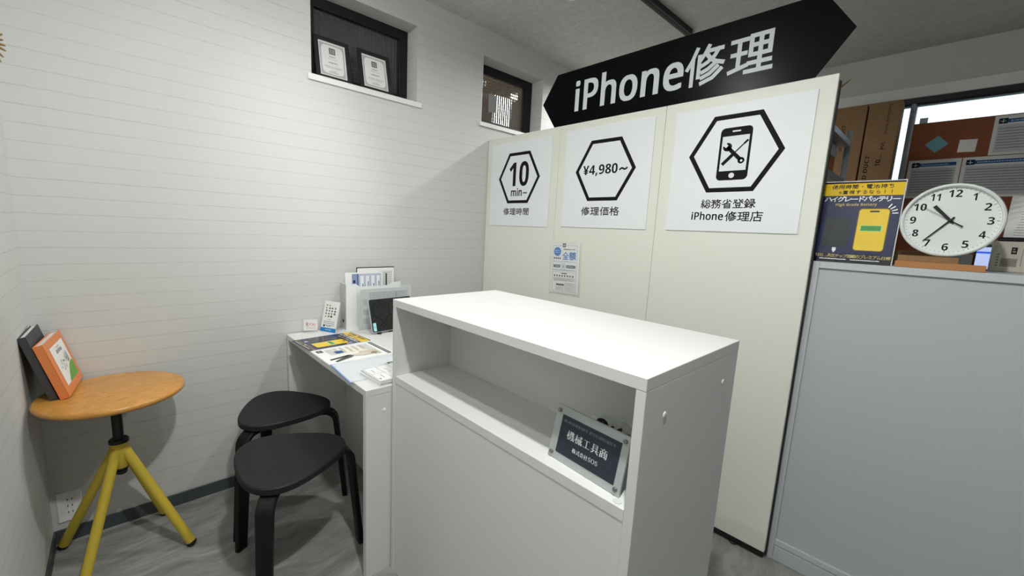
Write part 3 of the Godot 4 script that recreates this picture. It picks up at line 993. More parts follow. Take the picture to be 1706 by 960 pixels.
# ---------------------------------------------------------------- counter
func counter():
	var o := thing("counter", "white service counter with an open shelf in its front", "counter", Vector3(0.9365, 0, 0.9023))
	var D := 0.4742
	var L := 0.9254
	var H := 1.03
	var m = mats.melamine
	part("top", boxm(Vector3(0, H - 0.0253, 0), Vector3(D, H, L), 0.001), m, o)
	for z in [0.0, L - 0.0205]:
		part("side_panel", boxm(Vector3(0.0004, 0, z), Vector3(D - 0.002, H - 0.0255, z + 0.0205), 0.0008), m, o)
	part("shelf", boxm(Vector3(0.0008, 0.735, 0.021), Vector3(0.24, 0.7606, L - 0.021), 0.0008), m, o)
	part("shelf_back", boxm(Vector3(0.2315, 0.7608, 0.021), Vector3(0.245, H - 0.0255, L - 0.021), 0.0), m, o)
	part("front_panel", boxm(Vector3(0.002, 0.0, 0.021), Vector3(0.018, 0.7343, L - 0.021), 0.0006), m, o)
	part("rear_panel", boxm(Vector3(D - 0.02, 0.0, 0.021), Vector3(D - 0.006, H - 0.0255, L - 0.021), 0.0), m, o)
	for c in [Vector2(0.389, 0.9375), Vector2(0.085, 0.938)]:
		var b := MB.new()
		b.xf = Transform3D(Basis(Vector3.RIGHT, PI / 2), Vector3(c.x, c.y, L))
		b.lathe([Vector2(0.0075, 0.0), Vector2(0.007, 0.0012), Vector2(0.004, 0.002), Vector2(0, 0.0022)], 20)
		part("screw_cap", b, mats.white_plastic, o)
	# the engraved name plate on the shelf
	o = thing("name_plate", "silver plate with engraved dark licence sign leaning inside the counter shelf", "sign", Vector3(0.974, 0.7612, 1.5838), lean_basis(93.8, 12.7))
	var w := 0.1976
	var h := 0.124
	part("plate", boxm(Vector3(0, 0, -0.006), Vector3(w, h, 0), 0.001), mats.plate_metal, o)
	part("dark_panel", boxm(Vector3(0.021, 0.0175, -0.001), Vector3(0.181, 0.1055, 0.0008), 0.0002), mats.plate_dark, o)
	for c in [Vector2(0.0105, 0.0125), Vector2(0.0105, 0.1115), Vector2(w - 0.0105, 0.0125), Vector2(w - 0.0105, 0.1115)]:
		var b := MB.new()
		b.xf = Transform3D(Basis(Vector3.RIGHT, PI / 2), Vector3(c.x, c.y, 0))
		b.lathe([Vector2(0.0048, 0.0), Vector2(0.0048, 0.004), Vector2(0.004, 0.0055), Vector2(0, 0.0058)], 20)
		part("standoff", b, mats.steel, o)
	var i := Ink.new()
	var SV := rgb(214, 218, 220)
	kanji(i, "岡山県公安委員会許可", 0.0285, 0.0905, 0.0062, 0.0068, 0.06, 0.1, rgb(150, 155, 160), 4)
	kanji(i, "第", 0.1005, 0.0905, 0.0062, 0.0068, 0.06, 0.1, rgb(150, 155, 160), 4)
	latin(i, "721130025835", 0.1075, 0.0905, 0.0062, rgb(150, 155, 160), 4, 0.053, false, "Droid Serif")
	kanji(i, "号", 0.1625, 0.0905, 0.0062, 0.0068, 0.06, 0.1, rgb(150, 155, 160), 4)
	kanji(i, "機械工具商", 0.0445, 0.0565, 0.0205, 0.0225, 0.045, 0.12, SV, 4)
	kanji(i, "株式会社", 0.066, 0.034, 0.0105, 0.0111, 0.05, 0.12, SV, 4)
	latin(i, "SOS", 0.1115, 0.035, 0.0092, SV, 4, 0.024, false, "Droid Serif")
	inked("engraving", i, o)
	var b := MB.new()
	b.lathe([Vector2(0.0088, 0.0), Vector2(0.0088, 0.0015), Vector2(0, 0.0018)], 24)
	var pad := part("felt_pad", b, mats.felt)
	pad.position = Vector3(0.951, 0.7606, 1.785)
	tag(pad, "small round pale pad on the shelf edge below the name plate", "pad")
	# crumpled clear bag with a coiled black cable behind the plate
	b = MB.new()
	var nz := fnl(21, 9.0, 3)
	var rows := 16
	var cols := 26
	var pt := func(r: int, k: int) -> Vector3:
		var th := PI * 0.5 * (1.0 - float(r) / rows)
		var ph := TAU * (k % cols) / cols
		var d := Vector3(cos(ph) * cos(PI / 2 - th), 0, sin(ph) * cos(PI / 2 - th))
		d = Vector3(sin(th) * cos(ph), cos(th), sin(th) * sin(ph))
		var s := 1.0 + nz.get_noise_3dv(d * 0.16) * 0.32
		return Vector3(d.x * 0.030 * s, maxf(0.0, d.y * 0.082 * s), d.z * 0.09 * s)
	for r in rows:
		for k in cols:
			b.quad(pt.call(r, k), pt.call(r, k + 1), pt.call(r + 1, k + 1), pt.call(r + 1, k), (pt.call(r, k) + pt.call(r + 1, k + 1)))
	var bag := part("plastic_bag", b, mats.bag_plastic)
	bag.position = Vector3(1.122, 0.7612, 1.668)
	tag(bag, "crumpled clear plastic bag behind the name plate", "bag")
	b = MB.new()
	var path := []
	for k in 90:
		var t := k / 89.0
		var a := t * TAU * 3.5
		path.append(Vector3(cos(a) * 0.016 + nz.get_noise_1d(k * 0.02) * 0.006, 0.07 + sin(a) * 0.012 + 0.004 * sin(a * 0.3), lerpf(0.035, 0.105, t) + sin(a) * 0.01))
	for k in 24:
		var a := TAU * k / 23.0
		path.push_front(Vector3(0.002, 0.082 + 0.010 * sin(a + 2.6), 0.022 + 0.013 * cos(a + 2.6)))
	b.tube(path, 0.0034, 8)
	var cable := part("cable", b, mats.rubber)
	cable.position = Vector3(1.062, 0.7612, 1.645)
	tag(cable, "black cable bunched up behind the name plate", "cable")

# ---------------------------------------------------------------- desk
func desk():
	var o := thing("desk", "white desk between the window wall and the counter", "desk", Vector3(0.8412, 0, 0.0072))
	var m = mats.melamine
	part("top", boxm(Vector3(0, 0.6968, 0), Vector3(0.72, 0.72, 0.8903), 0.001), m, o)
	part("leg_panel", boxm(Vector3(0.0005, 0, 0.004), Vector3(0.715, 0.6966, 0.026), 0.0008), m, o)
	part("leg_panel", boxm(Vector3(0.0005, 0, 0.866), Vector3(0.715, 0.6966, 0.8895), 0.0008), m, o)
	part("modesty_panel", boxm(Vector3(0.286, 0, 0.0262), Vector3(0.302, 0.6966, 0.8658), 0.0), m, o)
	var b := MB.new()
	b.xf = Transform3D(Basis(Vector3.RIGHT, PI / 2), Vector3(0.0682, 0.635, 0.8895))
	b.lathe([Vector2(0.0075, 0.0), Vector2(0.007, 0.0012), Vector2(0.004, 0.002), Vector2(0, 0.0022)], 20)
	part("screw_cap", b, mats.white_plastic, o)

# ---------------------------------------------------------------- grey low partition
const QX := 2.1512
const QH := 1.2187

func low_partition():
	var o := thing("low_cabinet", "grey low cabinet with a recessed flat panel standing beside the partition", "cabinet", Vector3(QX, 0, 1.8195), FACE_LEFT)
	var L := 1.9
	var m = mats.partition_grey
	part("stile", boxm(Vector3(0, 0, -0.03), Vector3(0.0186, QH, 0), 0.001), m, o)
	part("stile", boxm(Vector3(L - 0.0186, 0, -0.03), Vector3(L, QH, 0), 0.001), m, o)
	part("top_rail", boxm(Vector3(0.0188, 1.1947, -0.03), Vector3(L - 0.0188, QH, 0), 0.001), m, o)
	part("bottom_rail", boxm(Vector3(0.0188, 0.066, -0.03), Vector3(L - 0.0188, 0.0905, 0), 0.001), m, o)
	part("kick_panel", boxm(Vector3(0.0192, 0.001, -0.03), Vector3(L - 0.0192, 0.0628, -0.0005), 0.001), m, o)
	part("recessed_panel", boxm(Vector3(0.0188, 0.0908, -0.026), Vector3(L - 0.0188, 1.1945, -0.009), 0.0), mats.panel_grey, o)
	part("body", boxm(Vector3(0.004, 0.0, -0.46), Vector3(L - 0.004, QH - 0.02, -0.031), 0.001), m, o)
	part("top", boxm(Vector3(0.0, QH - 0.0195, -0.47), Vector3(L, QH - 0.0002, -0.0305), 0.001), m, o)

# ---------------------------------------------------------------- side table with books
func side_table():
	var o := thing("side_table", "round oak side table with four splayed yellow legs in the corner", "table", Vector3(0.2065, 0, 0.212))
	var b := MB.new()
	var r := 0.2045
	var pr := [Vector2(0, 0.626), Vector2(r - 0.016, 0.626)]
	for k in 9:
		var a := -PI / 2 + PI * k / 8.0
		pr.append(Vector2(r - 0.012 + cos(a) * 0.012, 0.638 + sin(a) * 0.012))
	pr.append(Vector2(0, 0.65))
	b.lathe(pr, 96)
	var top := part("tabletop", b, mats.oak, o)
	top.rotation.y = 0.5
	b = MB.new()
	b.lathe([Vector2(0.0158, 0.455), Vector2(0.0158, 0.626)], 28)
	part("column", b, mats.black_satin, o)
	b = MB.new()
	b.lathe([Vector2(0.0, 0.449), Vector2(0.029, 0.449), Vector2(0.029, 0.459), Vector2(0.026, 0.462), Vector2(0.0, 0.462)], 36)
	part("collar", b, mats.black_satin, o)
	b = MB.new()
	b.lathe([Vector2(0.0, 0.352), Vector2(0.022, 0.352), Vector2(0.025, 0.356), Vector2(0.027, 0.445), Vector2(0.025, 0.449), Vector2(0.0, 0.449)], 32)
	part("hub", b, mats.yellow, o)
	b = MB.new()
	b.lathe([Vector2(0.0, 0.326), Vector2(0.015, 0.326), Vector2(0.017, 0.329), Vector2(0.017, 0.338), Vector2(0.013, 0.341), Vector2(0.021, 0.345), Vector2(0.021, 0.352)], 24)
	part("knob", b, mats.black_satin, o)
	for f in [Vector2(0.183, 0.106), Vector2(-0.185, -0.168), Vector2(0.118, -0.170), Vector2(-0.122, 0.150)]:
		var d: Vector2 = f.normalized()
		var p0 := Vector3(d.x * 0.012, 0.43, d.y * 0.012)
		var p1 := Vector3(f.x, 0.014, f.y)
		b = MB.new()
		b.tube([p0, p1], 0.0158, 24)
		var leg := part("leg", b, mats.yellow, o)
		var e := (p1 - p0).normalized()
		b = MB.new()
		b.tube([p1 - e * 0.004, p1 + e * 0.006], 0.0163, 24)
		part("foot_cap", b, mats.rubber, leg)
	# two books against the left wall: origin at the near lower corner, width towards the window wall
	book("grey_book", "dark grey hardcover book leaning on the wall behind the orange one", Vector3(0.070, 0.6502, 0.2265), -88.0, 14.2, 0.208, 0.2262, 0.02, mats.grey_cover)
	var k := book("orange_book", "orange picture book with white cover panel leaning on the side table", Vector3(0.100, 0.6502, 0.2345), -84.5, 15.0, 0.226, 0.194, 0.025, mats.orange_cover)
	var i := Ink.new()
	i.rect(0.036, 0.03, 0.165, 0.138, rgb(236, 238, 236))
	var hill := [Vector2(0.085, 0.03), Vector2(0.201, 0.03), Vector2(0.201, 0.078)]
	for s in 8:
		var t := s / 7.0
		hill.append(Vector2(lerpf(0.195, 0.085, t), 0.03 + 0.052 * sin(PI * (0.45 + 0.55 * t)) + 0.004))
	i.poly(hill, rgb(112, 168, 84), 1)
	for s in 12:
		i.disc(Vector2(rng.randf_range(0.06, 0.17), rng.randf_range(0.075, 0.118)), 0.006, 0.007, rgb(206, 212, 206), 2, 10)
	for s in 8:
		i.disc(Vector2(rng.randf_range(0.06, 0.17), rng.randf_range(0.07, 0.112)), 0.003, 0.004, rgb(100, 116, 128), 3, 8)
	for s in 7:
		i.line([Vector2(0.16 + s * 0.003, 0.09), Vector2(0.15 + s * 0.005, 0.12 + 0.004 * (s % 3))], 0.0015, 0.0015, rgb(150, 168, 150), 2)
	scribble(i, 0.085, 0.135, 0.07, 0.014, rgb(150, 152, 156), 1, 0.25)
	scribble(i, 0.10, 0.154, 0.04, 0.004, rgb(170, 172, 176), 1)
	inked("cover_print", i, k)

func book(called: String, label: String, at: Vector3, yaw: float, lean: float, w: float, h: float, t: float, m: Material) -> Node3D:
	var o := thing(called, label, "book", at, lean_basis(yaw, lean))
	o.position += o.basis.y * (t * sin(deg_to_rad(lean)))
	part("cover", boxm(Vector3(0, 0, -0.0025), Vector3(w, h, 0), 0.0008), m, o)
	part("cover", boxm(Vector3(0, 0, -t), Vector3(w, h, -t + 0.0025), 0.0008), m, o)
	part("spine", boxm(Vector3(0, 0, -t + 0.0025), Vector3(0.003, h, -0.0025), 0.0), m, o)
	part("pages", boxm(Vector3(0.003, 0.004, -t + 0.0026), Vector3(w - 0.004, h - 0.004, -0.0026), 0.0), mats.paper, o)
	return o

# ---------------------------------------------------------------- stools
func stools():
	var o := thing("stool", "black three-legged stool standing in front, nearest the camera", "stool", Vector3(0.648, 0, 0.690), Basis.IDENTITY, "black three-legged stools")
	var pts := PackedVector2Array()
	for k in 72:
		var a := TAU * k / 72.0
		var r := 0.177 + 0.0195 * cos(3.0 * a) + 0.0015 * cos(6.0 * a)
		pts.append(Vector2(cos(a) * r, sin(a) * r))
	var b := MB.new()
	b.xf = Transform3D(Basis(Vector3(1, 0, 0), Vector3(0, 0, -1), Vector3(0, 1, 0)), Vector3(0, 0, 0))
	b.prism(pts, 0.437, 0.463, 0.004, true)
	part("seat", b, mats.seat_black, o)
	for k in 3:
		var lb := MB.new()
		lb.xf = Transform3D(Basis(Vector3.UP, TAU * k / 3.0), Vector3.ZERO)
		var path := [Vector2(0.05, 0.425), Vector2(0.174, 0.425)]
		for s in range(1, 9):
			var a := PI / 2 * s / 8.0 * 0.93
			path.append(Vector2(0.174 + sin(a) * 0.048, 0.425 - 0.048 + cos(a) * 0.048))
		path.append(Vector2(0.258, 0.0))
		var th := 0.0105
		var wd := 0.026
		var ring := []
		for s in path.size():
			var d: Vector2 = (path[mini(s + 1, path.size() - 1)] - path[maxi(s - 1, 0)]).normalized()
			if s == path.size() - 1: d = Vector2(0, -1)
			var n := Vector2(-d.y, d.x)
			if s == path.size() - 1: n = Vector2(1, 0)
			var p: Vector2 = path[s]
			var wz := wd * (0.8 if s == path.size() - 1 else 1.0)
			var c := 0.004
			var q := []
			for e in [[1.0, -1.0, 0.0, c], [1.0, 1.0, 0.0, -c], [1.0, 1.0, -c, 0.0], [-1.0, 1.0, c, 0.0], [-1.0, 1.0, 0.0, -c], [-1.0, -1.0, 0.0, c], [-1.0, -1.0, c, 0.0], [1.0, -1.0, -c, 0.0]]:
				var pp: Vector2 = p + n * (e[0] * th + e[2])
				q.append(Vector3(pp.x, pp.y, e[1] * wz + e[3]))
			ring.append(q)
		for s in path.size() - 1:
			var mid := Vector3((path[s].x + path[s + 1].x) / 2, (path[s].y + path[s + 1].y) / 2, 0)
			for e in 8:
				var f := (e + 1) % 8
				var cc: Vector3 = (ring[s][e] + ring[s][f] + ring[s + 1][e] + ring[s + 1][f]) / 4.0
				lb.quad(ring[s][e], ring[s][f], ring[s + 1][f], ring[s + 1][e], cc - mid)
		for e in [0, path.size() - 1]:
			for f in range(1, 7):
				lb.tri(ring[e][0], ring[e][f], ring[e][f + 1], Vector3(-1, 0, 0) if e == 0 else Vector3(0, -1, 0))
		part("leg", lb, mats.leg_black, o)
	var r2 := o.duplicate()
	r2.name = numbered("stool")
	add_child(r2)
	r2.position = Vector3(0.747, 0, 0.262)
	r2.rotation.y = deg_to_rad(-26)
	o.rotation.y = deg_to_rad(-3)
	r2.set_meta("label", "black three-legged stool behind the other one, tucked under the desk")

# ---------------------------------------------------------------- what lies and stands on the desk
func battery_print(w: float, h: float) -> Ink:
	var i := Ink.new()
	var Y := rgb(240, 200, 40)
	var K := rgb(20, 22, 28)
	var W := rgb(240, 242, 244)
	var GO := rgb(196, 178, 120)
	i.rect(0, h * 0.98, w, h * 0.02, K)
	i.rect(0, 0, w, h * 0.11, rgb(16, 18, 34))
	i.rect(0, h * 0.83, w, h * 0.15, Y)
	var s := h * 0.052
	kanji(i, "使用時間・電池持ち", w * 0.105, h * 0.913, s, w * 0.087, 0.12, 0.12, K, 1, 1.12)
	s = h * 0.046
	kanji(i, "を", w * 0.20, h * 0.852, s * 0.7, w * 0.08, 0.12, 0.12, K, 1)
	kanji(i, "重視するなら!!", w * 0.255, h * 0.848, s, w * 0.082, 0.13, 0.13, K, 1, 1.1)
	kanji(i, "ハイグレードバッテリー", w * 0.035, h * 0.755, h * 0.062, w * 0.0845, 0.15, 0.15, W, 1, 1.15)
	latin(i, "High Grade Battery", w * 0.19, h * 0.703, h * 0.032, GO, 1, w * 0.52)
	for k in 4:
		var a := 1.05 - k * 0.33
		var c := Vector2(w * 0.80, h * 0.61)
		i.line([c + Vector2(cos(a), sin(a)) * h * 0.085, c + Vector2(cos(a), sin(a)) * h * 0.125], h * 0.012, h * 0.012, W, 1)
	# the new phone, and the dark flat one
	i.rrect(w * 0.505, h * 0.155, w * 0.38, h * 0.515, w * 0.045, rgb(120, 100, 30), 1)
	i.rrect(w * 0.515, h * 0.162, w * 0.36, h * 0.50, w * 0.042, rgb(240, 206, 44), 2)
	i.rrect(w * 0.64, h * 0.625, w * 0.12, h * 0.02, w * 0.015, K, 3)
	i.rrect(w * 0.555, h * 0.392, w * 0.27, h * 0.075, w * 0.012, rgb(190, 230, 140), 3)
	i.rrect(w * 0.565, h * 0.400, w * 0.245, h * 0.06, w * 0.008, rgb(62, 150, 62), 4)
	i.rrect(w * 0.10, h * 0.20, w * 0.325, h * 0.36, w * 0.03, rgb(26, 34, 36), 1)
	i.rect(w * 0.235, h * 0.405, w * 0.015, h * 0.02, rgb(90, 70, 70), 2)
	i.rrect(w * 0.245, h * 0.142, w * 0.05, h * 0.042, w * 0.008, W, 1)
	i.rect(w * 0.258, h * 0.125, w * 0.024, h * 0.02, W, 1)
	latin(i, "TI", w * 0.035, h * 0.064, h * 0.036, GO, 1, w * 0.05)
	kanji(i, "社…昇圧チップ搭載のプレミアム仕様", w * 0.09, h * 0.060, h * 0.042, w * 0.0525, 0.11, 0.11, GO, 1)
	scribble(i, w * 0.10, h * 0.034, w * 0.35, h * 0.012, W, 1, 0.2)
	scribble(i, w * 0.50, h * 0.034, w * 0.36, h * 0.012, W, 1, 0.2)
	return i

# a sheet lying on the desk: its own right is r, its up is u (both flat)
func flat_basis(deg: float) -> Basis:
	var u := Vector3(cos(deg_to_rad(deg)), 0, sin(deg_to_rad(deg)))
	var r := Vector3(-u.z, 0, u.x)
	return Basis(r, u, r.cross(u))

func desk_things():
	var Y := 0.7203
	# battery flyer
	var o := thing("flyer", "dark flyer with a yellow phone picture lying on the desk", "flyer", Vector3(0.824, Y, 0.143), flat_basis(-4.0), "flyers lying on the desk")
	part("paper_sheet", boxm(Vector3(0, 0, -0.0002), Vector3(0.205, 0.295, 0.0003), 0.0), mats.navy, o)
	var bi := inked("print", battery_print(0.205, 0.295), o, true)
	bi.position.z = 0.0003
	# second flyer with a walking person
	o = thing("flyer", "white flyer with a walking figure and text columns on the desk", "flyer", Vector3(0.8425, Y, 0.354), flat_basis(-1.0), "flyers lying on the desk")
	part("paper_sheet", boxm(Vector3(0, 0, -0.0002), Vector3(0.212, 0.285, 0.0003), 0.0), mats.paper, o)
	var i := Ink.new()
	var K := rgb(50, 52, 56)
	var G := rgb(140, 142, 146)
	i.rect(0.014, 0.012, 0.034, 0.026, rgb(70, 72, 78))
	i.rect(0.020, 0.022, 0.022, 0.002, rgb(220, 222, 224), 1)
	i.rect(0.030, 0.016, 0.002, 0.018, rgb(220, 222, 224), 1)
	i.rect(0.006, 0.258, 0.2, 0.018, K)
	scribble(i, 0.014, 0.264, 0.184, 0.006, rgb(220, 222, 224), 1)
	for k in 4:
		scribble(i, 0.02, 0.236 - k * 0.009, 0.17, 0.0045, G)
	for k in 5:
		i.rect(0.012 + k * 0.002, 0.078 + k * 0.028, 0.10, 0.022, rgb(232, 226, 208))
		scribble(i, 0.02, 0.085 + k * 0.028, 0.08, 0.004, G, 1)
		scribble(i, 0.02, 0.093 + k * 0.028, 0.06, 0.003, G, 1)
	i.rect(0.06, 0.075, 0.036, 0.034, rgb(60, 92, 150), 2)
	for k in 5:
		scribble(i, 0.018, 0.048 + k * 0.006, 0.09, 0.0025, G, 1)
	# figure: trousers, jacket, head
	i.poly([Vector2(0.190, 0.03), Vector2(0.205, 0.032), Vector2(0.178, 0.10), Vector2(0.160, 0.128), Vector2(0.140, 0.118), Vector2(0.150, 0.095)], rgb(92, 92, 92), 3)
	i.poly([Vector2(0.158, 0.02), Vector2(0.172, 0.02), Vector2(0.160, 0.09), Vector2(0.142, 0.118), Vector2(0.136, 0.105)], rgb(80, 80, 82), 3)
	i.poly([Vector2(0.136, 0.112), Vector2(0.170, 0.126), Vector2(0.178, 0.175), Vector2(0.160, 0.205), Vector2(0.140, 0.19)], rgb(214, 204, 188), 4)
	i.disc(Vector2(0.163, 0.214), 0.013, 0.015, rgb(150, 132, 112), 4, 16)
	i.rect(0.120, 0.16, 0.06, 0.075, rgb(200, 192, 172), 2)
	ip_z(inked("print", i, o), 0.0003)
	# clear document file with a blue edge
	o = thing("document_file", "pale clear document file with blue edge on the desk", "file", Vector3(0.8425, Y, 0.572), flat_basis(4.0))
	part("sheet", boxm(Vector3(0.0, 0.004, 0.0), Vector3(0.225, 0.31, 0.0016), 0.0), mats.blue_film, o)
	part("paper_sheet", boxm(Vector3(0.006, 0.008, -0.0002), Vector3(0.218, 0.30, 0.0008), 0.0), mats.paper, o)
	var em := mat("blue_edge", rgb(96, 138, 214), 0.35)
	part("blue_edge", boxm(Vector3(0.0, 0.0, 0.0), Vector3(0.225, 0.004, 0.002), 0.0), em, o)
	i = Ink.new()
	i.rect(0.085, 0.20, 0.03, 0.03, rgb(80, 84, 90))
	i.rect(0.094, 0.208, 0.012, 0.014, rgb(190, 196, 204), 1)
	var ip := inked("emblem", i, o)
	ip.position.z = 0.0017
	# two booklets stacked at the desk's near end
	var by := Y
	for k in 2:
		o = thing("booklet", ["thick white booklet at the bottom of the stack on the desk", "white booklet with printed cells on top of the stack"][k], "booklet", Vector3(0.889 + k * 0.004, by, 0.742 + k * 0.002), flat_basis(-3.0 + k * 2.0), "booklets stacked on the desk end")
		var t := 0.0105
		part("pages", boxm(Vector3(0.0, 0.001, 0.0005), Vector3(0.149, 0.209, t - 0.0005), 0.0), mats.paper, o)
		part("cover", boxm(Vector3(0, 0, t - 0.0006), Vector3(0.15, 0.21, t), 0.0), mats.white_plastic, o)
		part("cover", boxm(Vector3(0, 0, 0), Vector3(0.15, 0.21, 0.0006), 0.0), mats.white_plastic, o)
		by += t + 0.0003
		if k == 1:
			i = Ink.new()
			for r in 4:
				i.rect(0.004, 0.004 + r * 0.05, 0.142, 0.0012, K)
				scribble(i, 0.03, 0.024 + r * 0.05, 0.03, 0.003, K)
				scribble(i, 0.09, 0.030 + r * 0.05, 0.035, 0.003, K)
				i.rect(0.12, 0.012 + r * 0.05, 0.012, 0.004, K)
			i.rect(0.004, 0.004, 0.0012, 0.2, K)
			i.rect(0.074, 0.004, 0.0012, 0.2, K)
			i.rect(0.145, 0.004, 0.0012, 0.2, K)
			var q := inked("print", i, o)
			q.position.z = t
	# clear stand with the payment mark
	o = thing("card_stand", "small clear stand with red Pay lettering at the desk corner", "stand", Vector3(0.914, Y, 0.016), lean_basis(24.0, 6.0))
	part("front_sheet", boxm(Vector3(0.0, 0.002, -0.0016), Vector3(0.072, 0.068, 0), 0.0003), mats.clear_plastic, o)
	var fo := part("foot_sheet", boxm(Vector3(0.0, 0.0003, -0.001), Vector3(0.072, 0.0018, 0.028), 0.0003), mats.clear_plastic, o)
	fo.rotation.x = deg_to_rad(6)
	part("card", boxm(Vector3(0.006, 0.009, -0.0032), Vector3(0.070, 0.066, -0.002), 0.0), mats.paper, o)
	i = Ink.new()
	latin(i, "R", 0.017, 0.034, 0.0155, rgb(190, 34, 52), 0, 0.011)
	i.rect(0.017, 0.030, 0.012, 0.0016, rgb(190, 34, 52))
	latin(i, "Pay", 0.033, 0.034, 0.0145, rgb(200, 48, 62), 0, 0.029, false)
	scribble(i, 0.018, 0.020, 0.043, 0.003, rgb(200, 110, 116))
	ip = inked("lettering", i, o)
	ip.position.z = -0.002
	# sign that lists the payment marks
	o = thing("payment_sign", "tilted white sign of small payment marks with blue foot band", "sign", Vector3(0.999, Y + 0.001, 0.0235), lean_basis(64.0, 14.5))
	part("panel", boxm(Vector3(0, 0, -0.002), Vector3(0.099, 0.157, 0), 0.0005), mats.paper, o)
	var ed := part("edge_strip", boxm(Vector3(0.0985, 0.0, -0.003), Vector3(0.1005, 0.157, 0.0004), 0.0), mats.grey_plastic, o)
	ed.set_meta("label", "grey edge strip")
	var pp := part("prop", boxm(Vector3(0.03, 0.0003, -0.03), Vector3(0.066, 0.002, -0.003), 0.0), mats.clear_plastic, o)
	pp.rotation.x = deg_to_rad(14.5)
	i = Ink.new()
	i.rect(0, 0, 0.099, 0.02, rgb(46, 128, 196))
	scribble(i, 0.03, 0.008, 0.04, 0.005, rgb(190, 216, 236), 1)
	var tones := [rgb(60, 62, 70), rgb(96, 98, 104), rgb(74, 80, 96), rgb(150, 126, 60), rgb(120, 124, 130)]
	for r in 5:
		for c in 4:
			if rng.randf() < 0.88:
				var u := 0.013 + c * 0.0185 + rng.randf_range(0, 0.003)
				i.rrect(u, 0.132 - r * 0.0145, rng.randf_range(0.007, 0.012), rng.randf_range(0.005, 0.010), 0.0015, tones[rng.randi() % 5])
	for r in 3:
		scribble(i, 0.012, 0.050 - r * 0.009, 0.072, 0.0032, rgb(100, 102, 110))
	i.rrect(0.014, 0.024, 0.011, 0.009, 0.002, rgb(60, 62, 70), 1)
	scribble(i, 0.034, 0.027, 0.03, 0.004, rgb(110, 112, 118), 1)
	scribble(i, 0.04, 0.061, 0.018, 0.003, rgb(120, 122, 128))
	inked("print", i, o)
	file_box()
	# tablet on a small stand
	o = thing("tablet", "black screen tablet in silver bezel leaning on the desk", "tablet", Vector3(1.1788, Y + 0.0105, 0.2492), lean_basis(-4.3, 15.8))
	var b := MB.new()
	b.prism(Ink.rounded(0, 0, 0.259, 0.1745, 0.012), -0.0075, 0.0, 0.0012, true)
	part("bezel", b, mats.plate_metal, o)
	b = MB.new()
	b.prism(Ink.rounded(0.0035, 0.0035, 0.252, 0.1675, 0.009), -0.001, 0.0006, 0.0, true)
	part("screen", b, mats.screen_film, o)
	i = Ink.new()
	var D := rgb(2, 3, 4)
	var hx := func(c: Vector2, r: float) -> PackedVector2Array:
		var a := PackedVector2Array()
		for k in 6:
			a.append(c + Vector2(cos(TAU * k / 6 + PI / 6), sin(TAU * k / 6 + PI / 6)) * r)
		return a
	i.ring(hx.call(Vector2(0.068, 0.112), 0.056), 0.006, D)
	i.ring(hx.call(Vector2(0.068, 0.118), 0.030), 0.006, D)
	for k in 3:
		i.line([Vector2(0.055 + k * 0.014, 0.03 - k * 0.008), Vector2(0.125 + k * 0.014, 0.085 - k * 0.008)], 0.006, 0.006, D)
	i.rrect(0.010, 0.008, 0.017, 0.042, 0.003, rgb(176, 226, 236), 1)
	scribble(i, 0.013, 0.027, 0.011, 0.003, rgb(90, 130, 150), 2)
	ip = inked("screen_film_mark", i, o, true)
	ip.position.z = 0.0006
	part("stand_foot", boxm(Vector3(0.035, -0.0095, -0.02), Vector3(0.047, -0.0005, 0.012), 0.002), mats.black_matt, o)
	part("stand_foot", boxm(Vector3(0.20, -0.0095, -0.02), Vector3(0.212, -0.0005, 0.012), 0.002), mats.black_matt, o)
	part("stand_back", boxm(Vector3(0.1, -0.006, -0.016), Vector3(0.16, 0.09, -0.0085), 0.002), mats.black_matt, o)

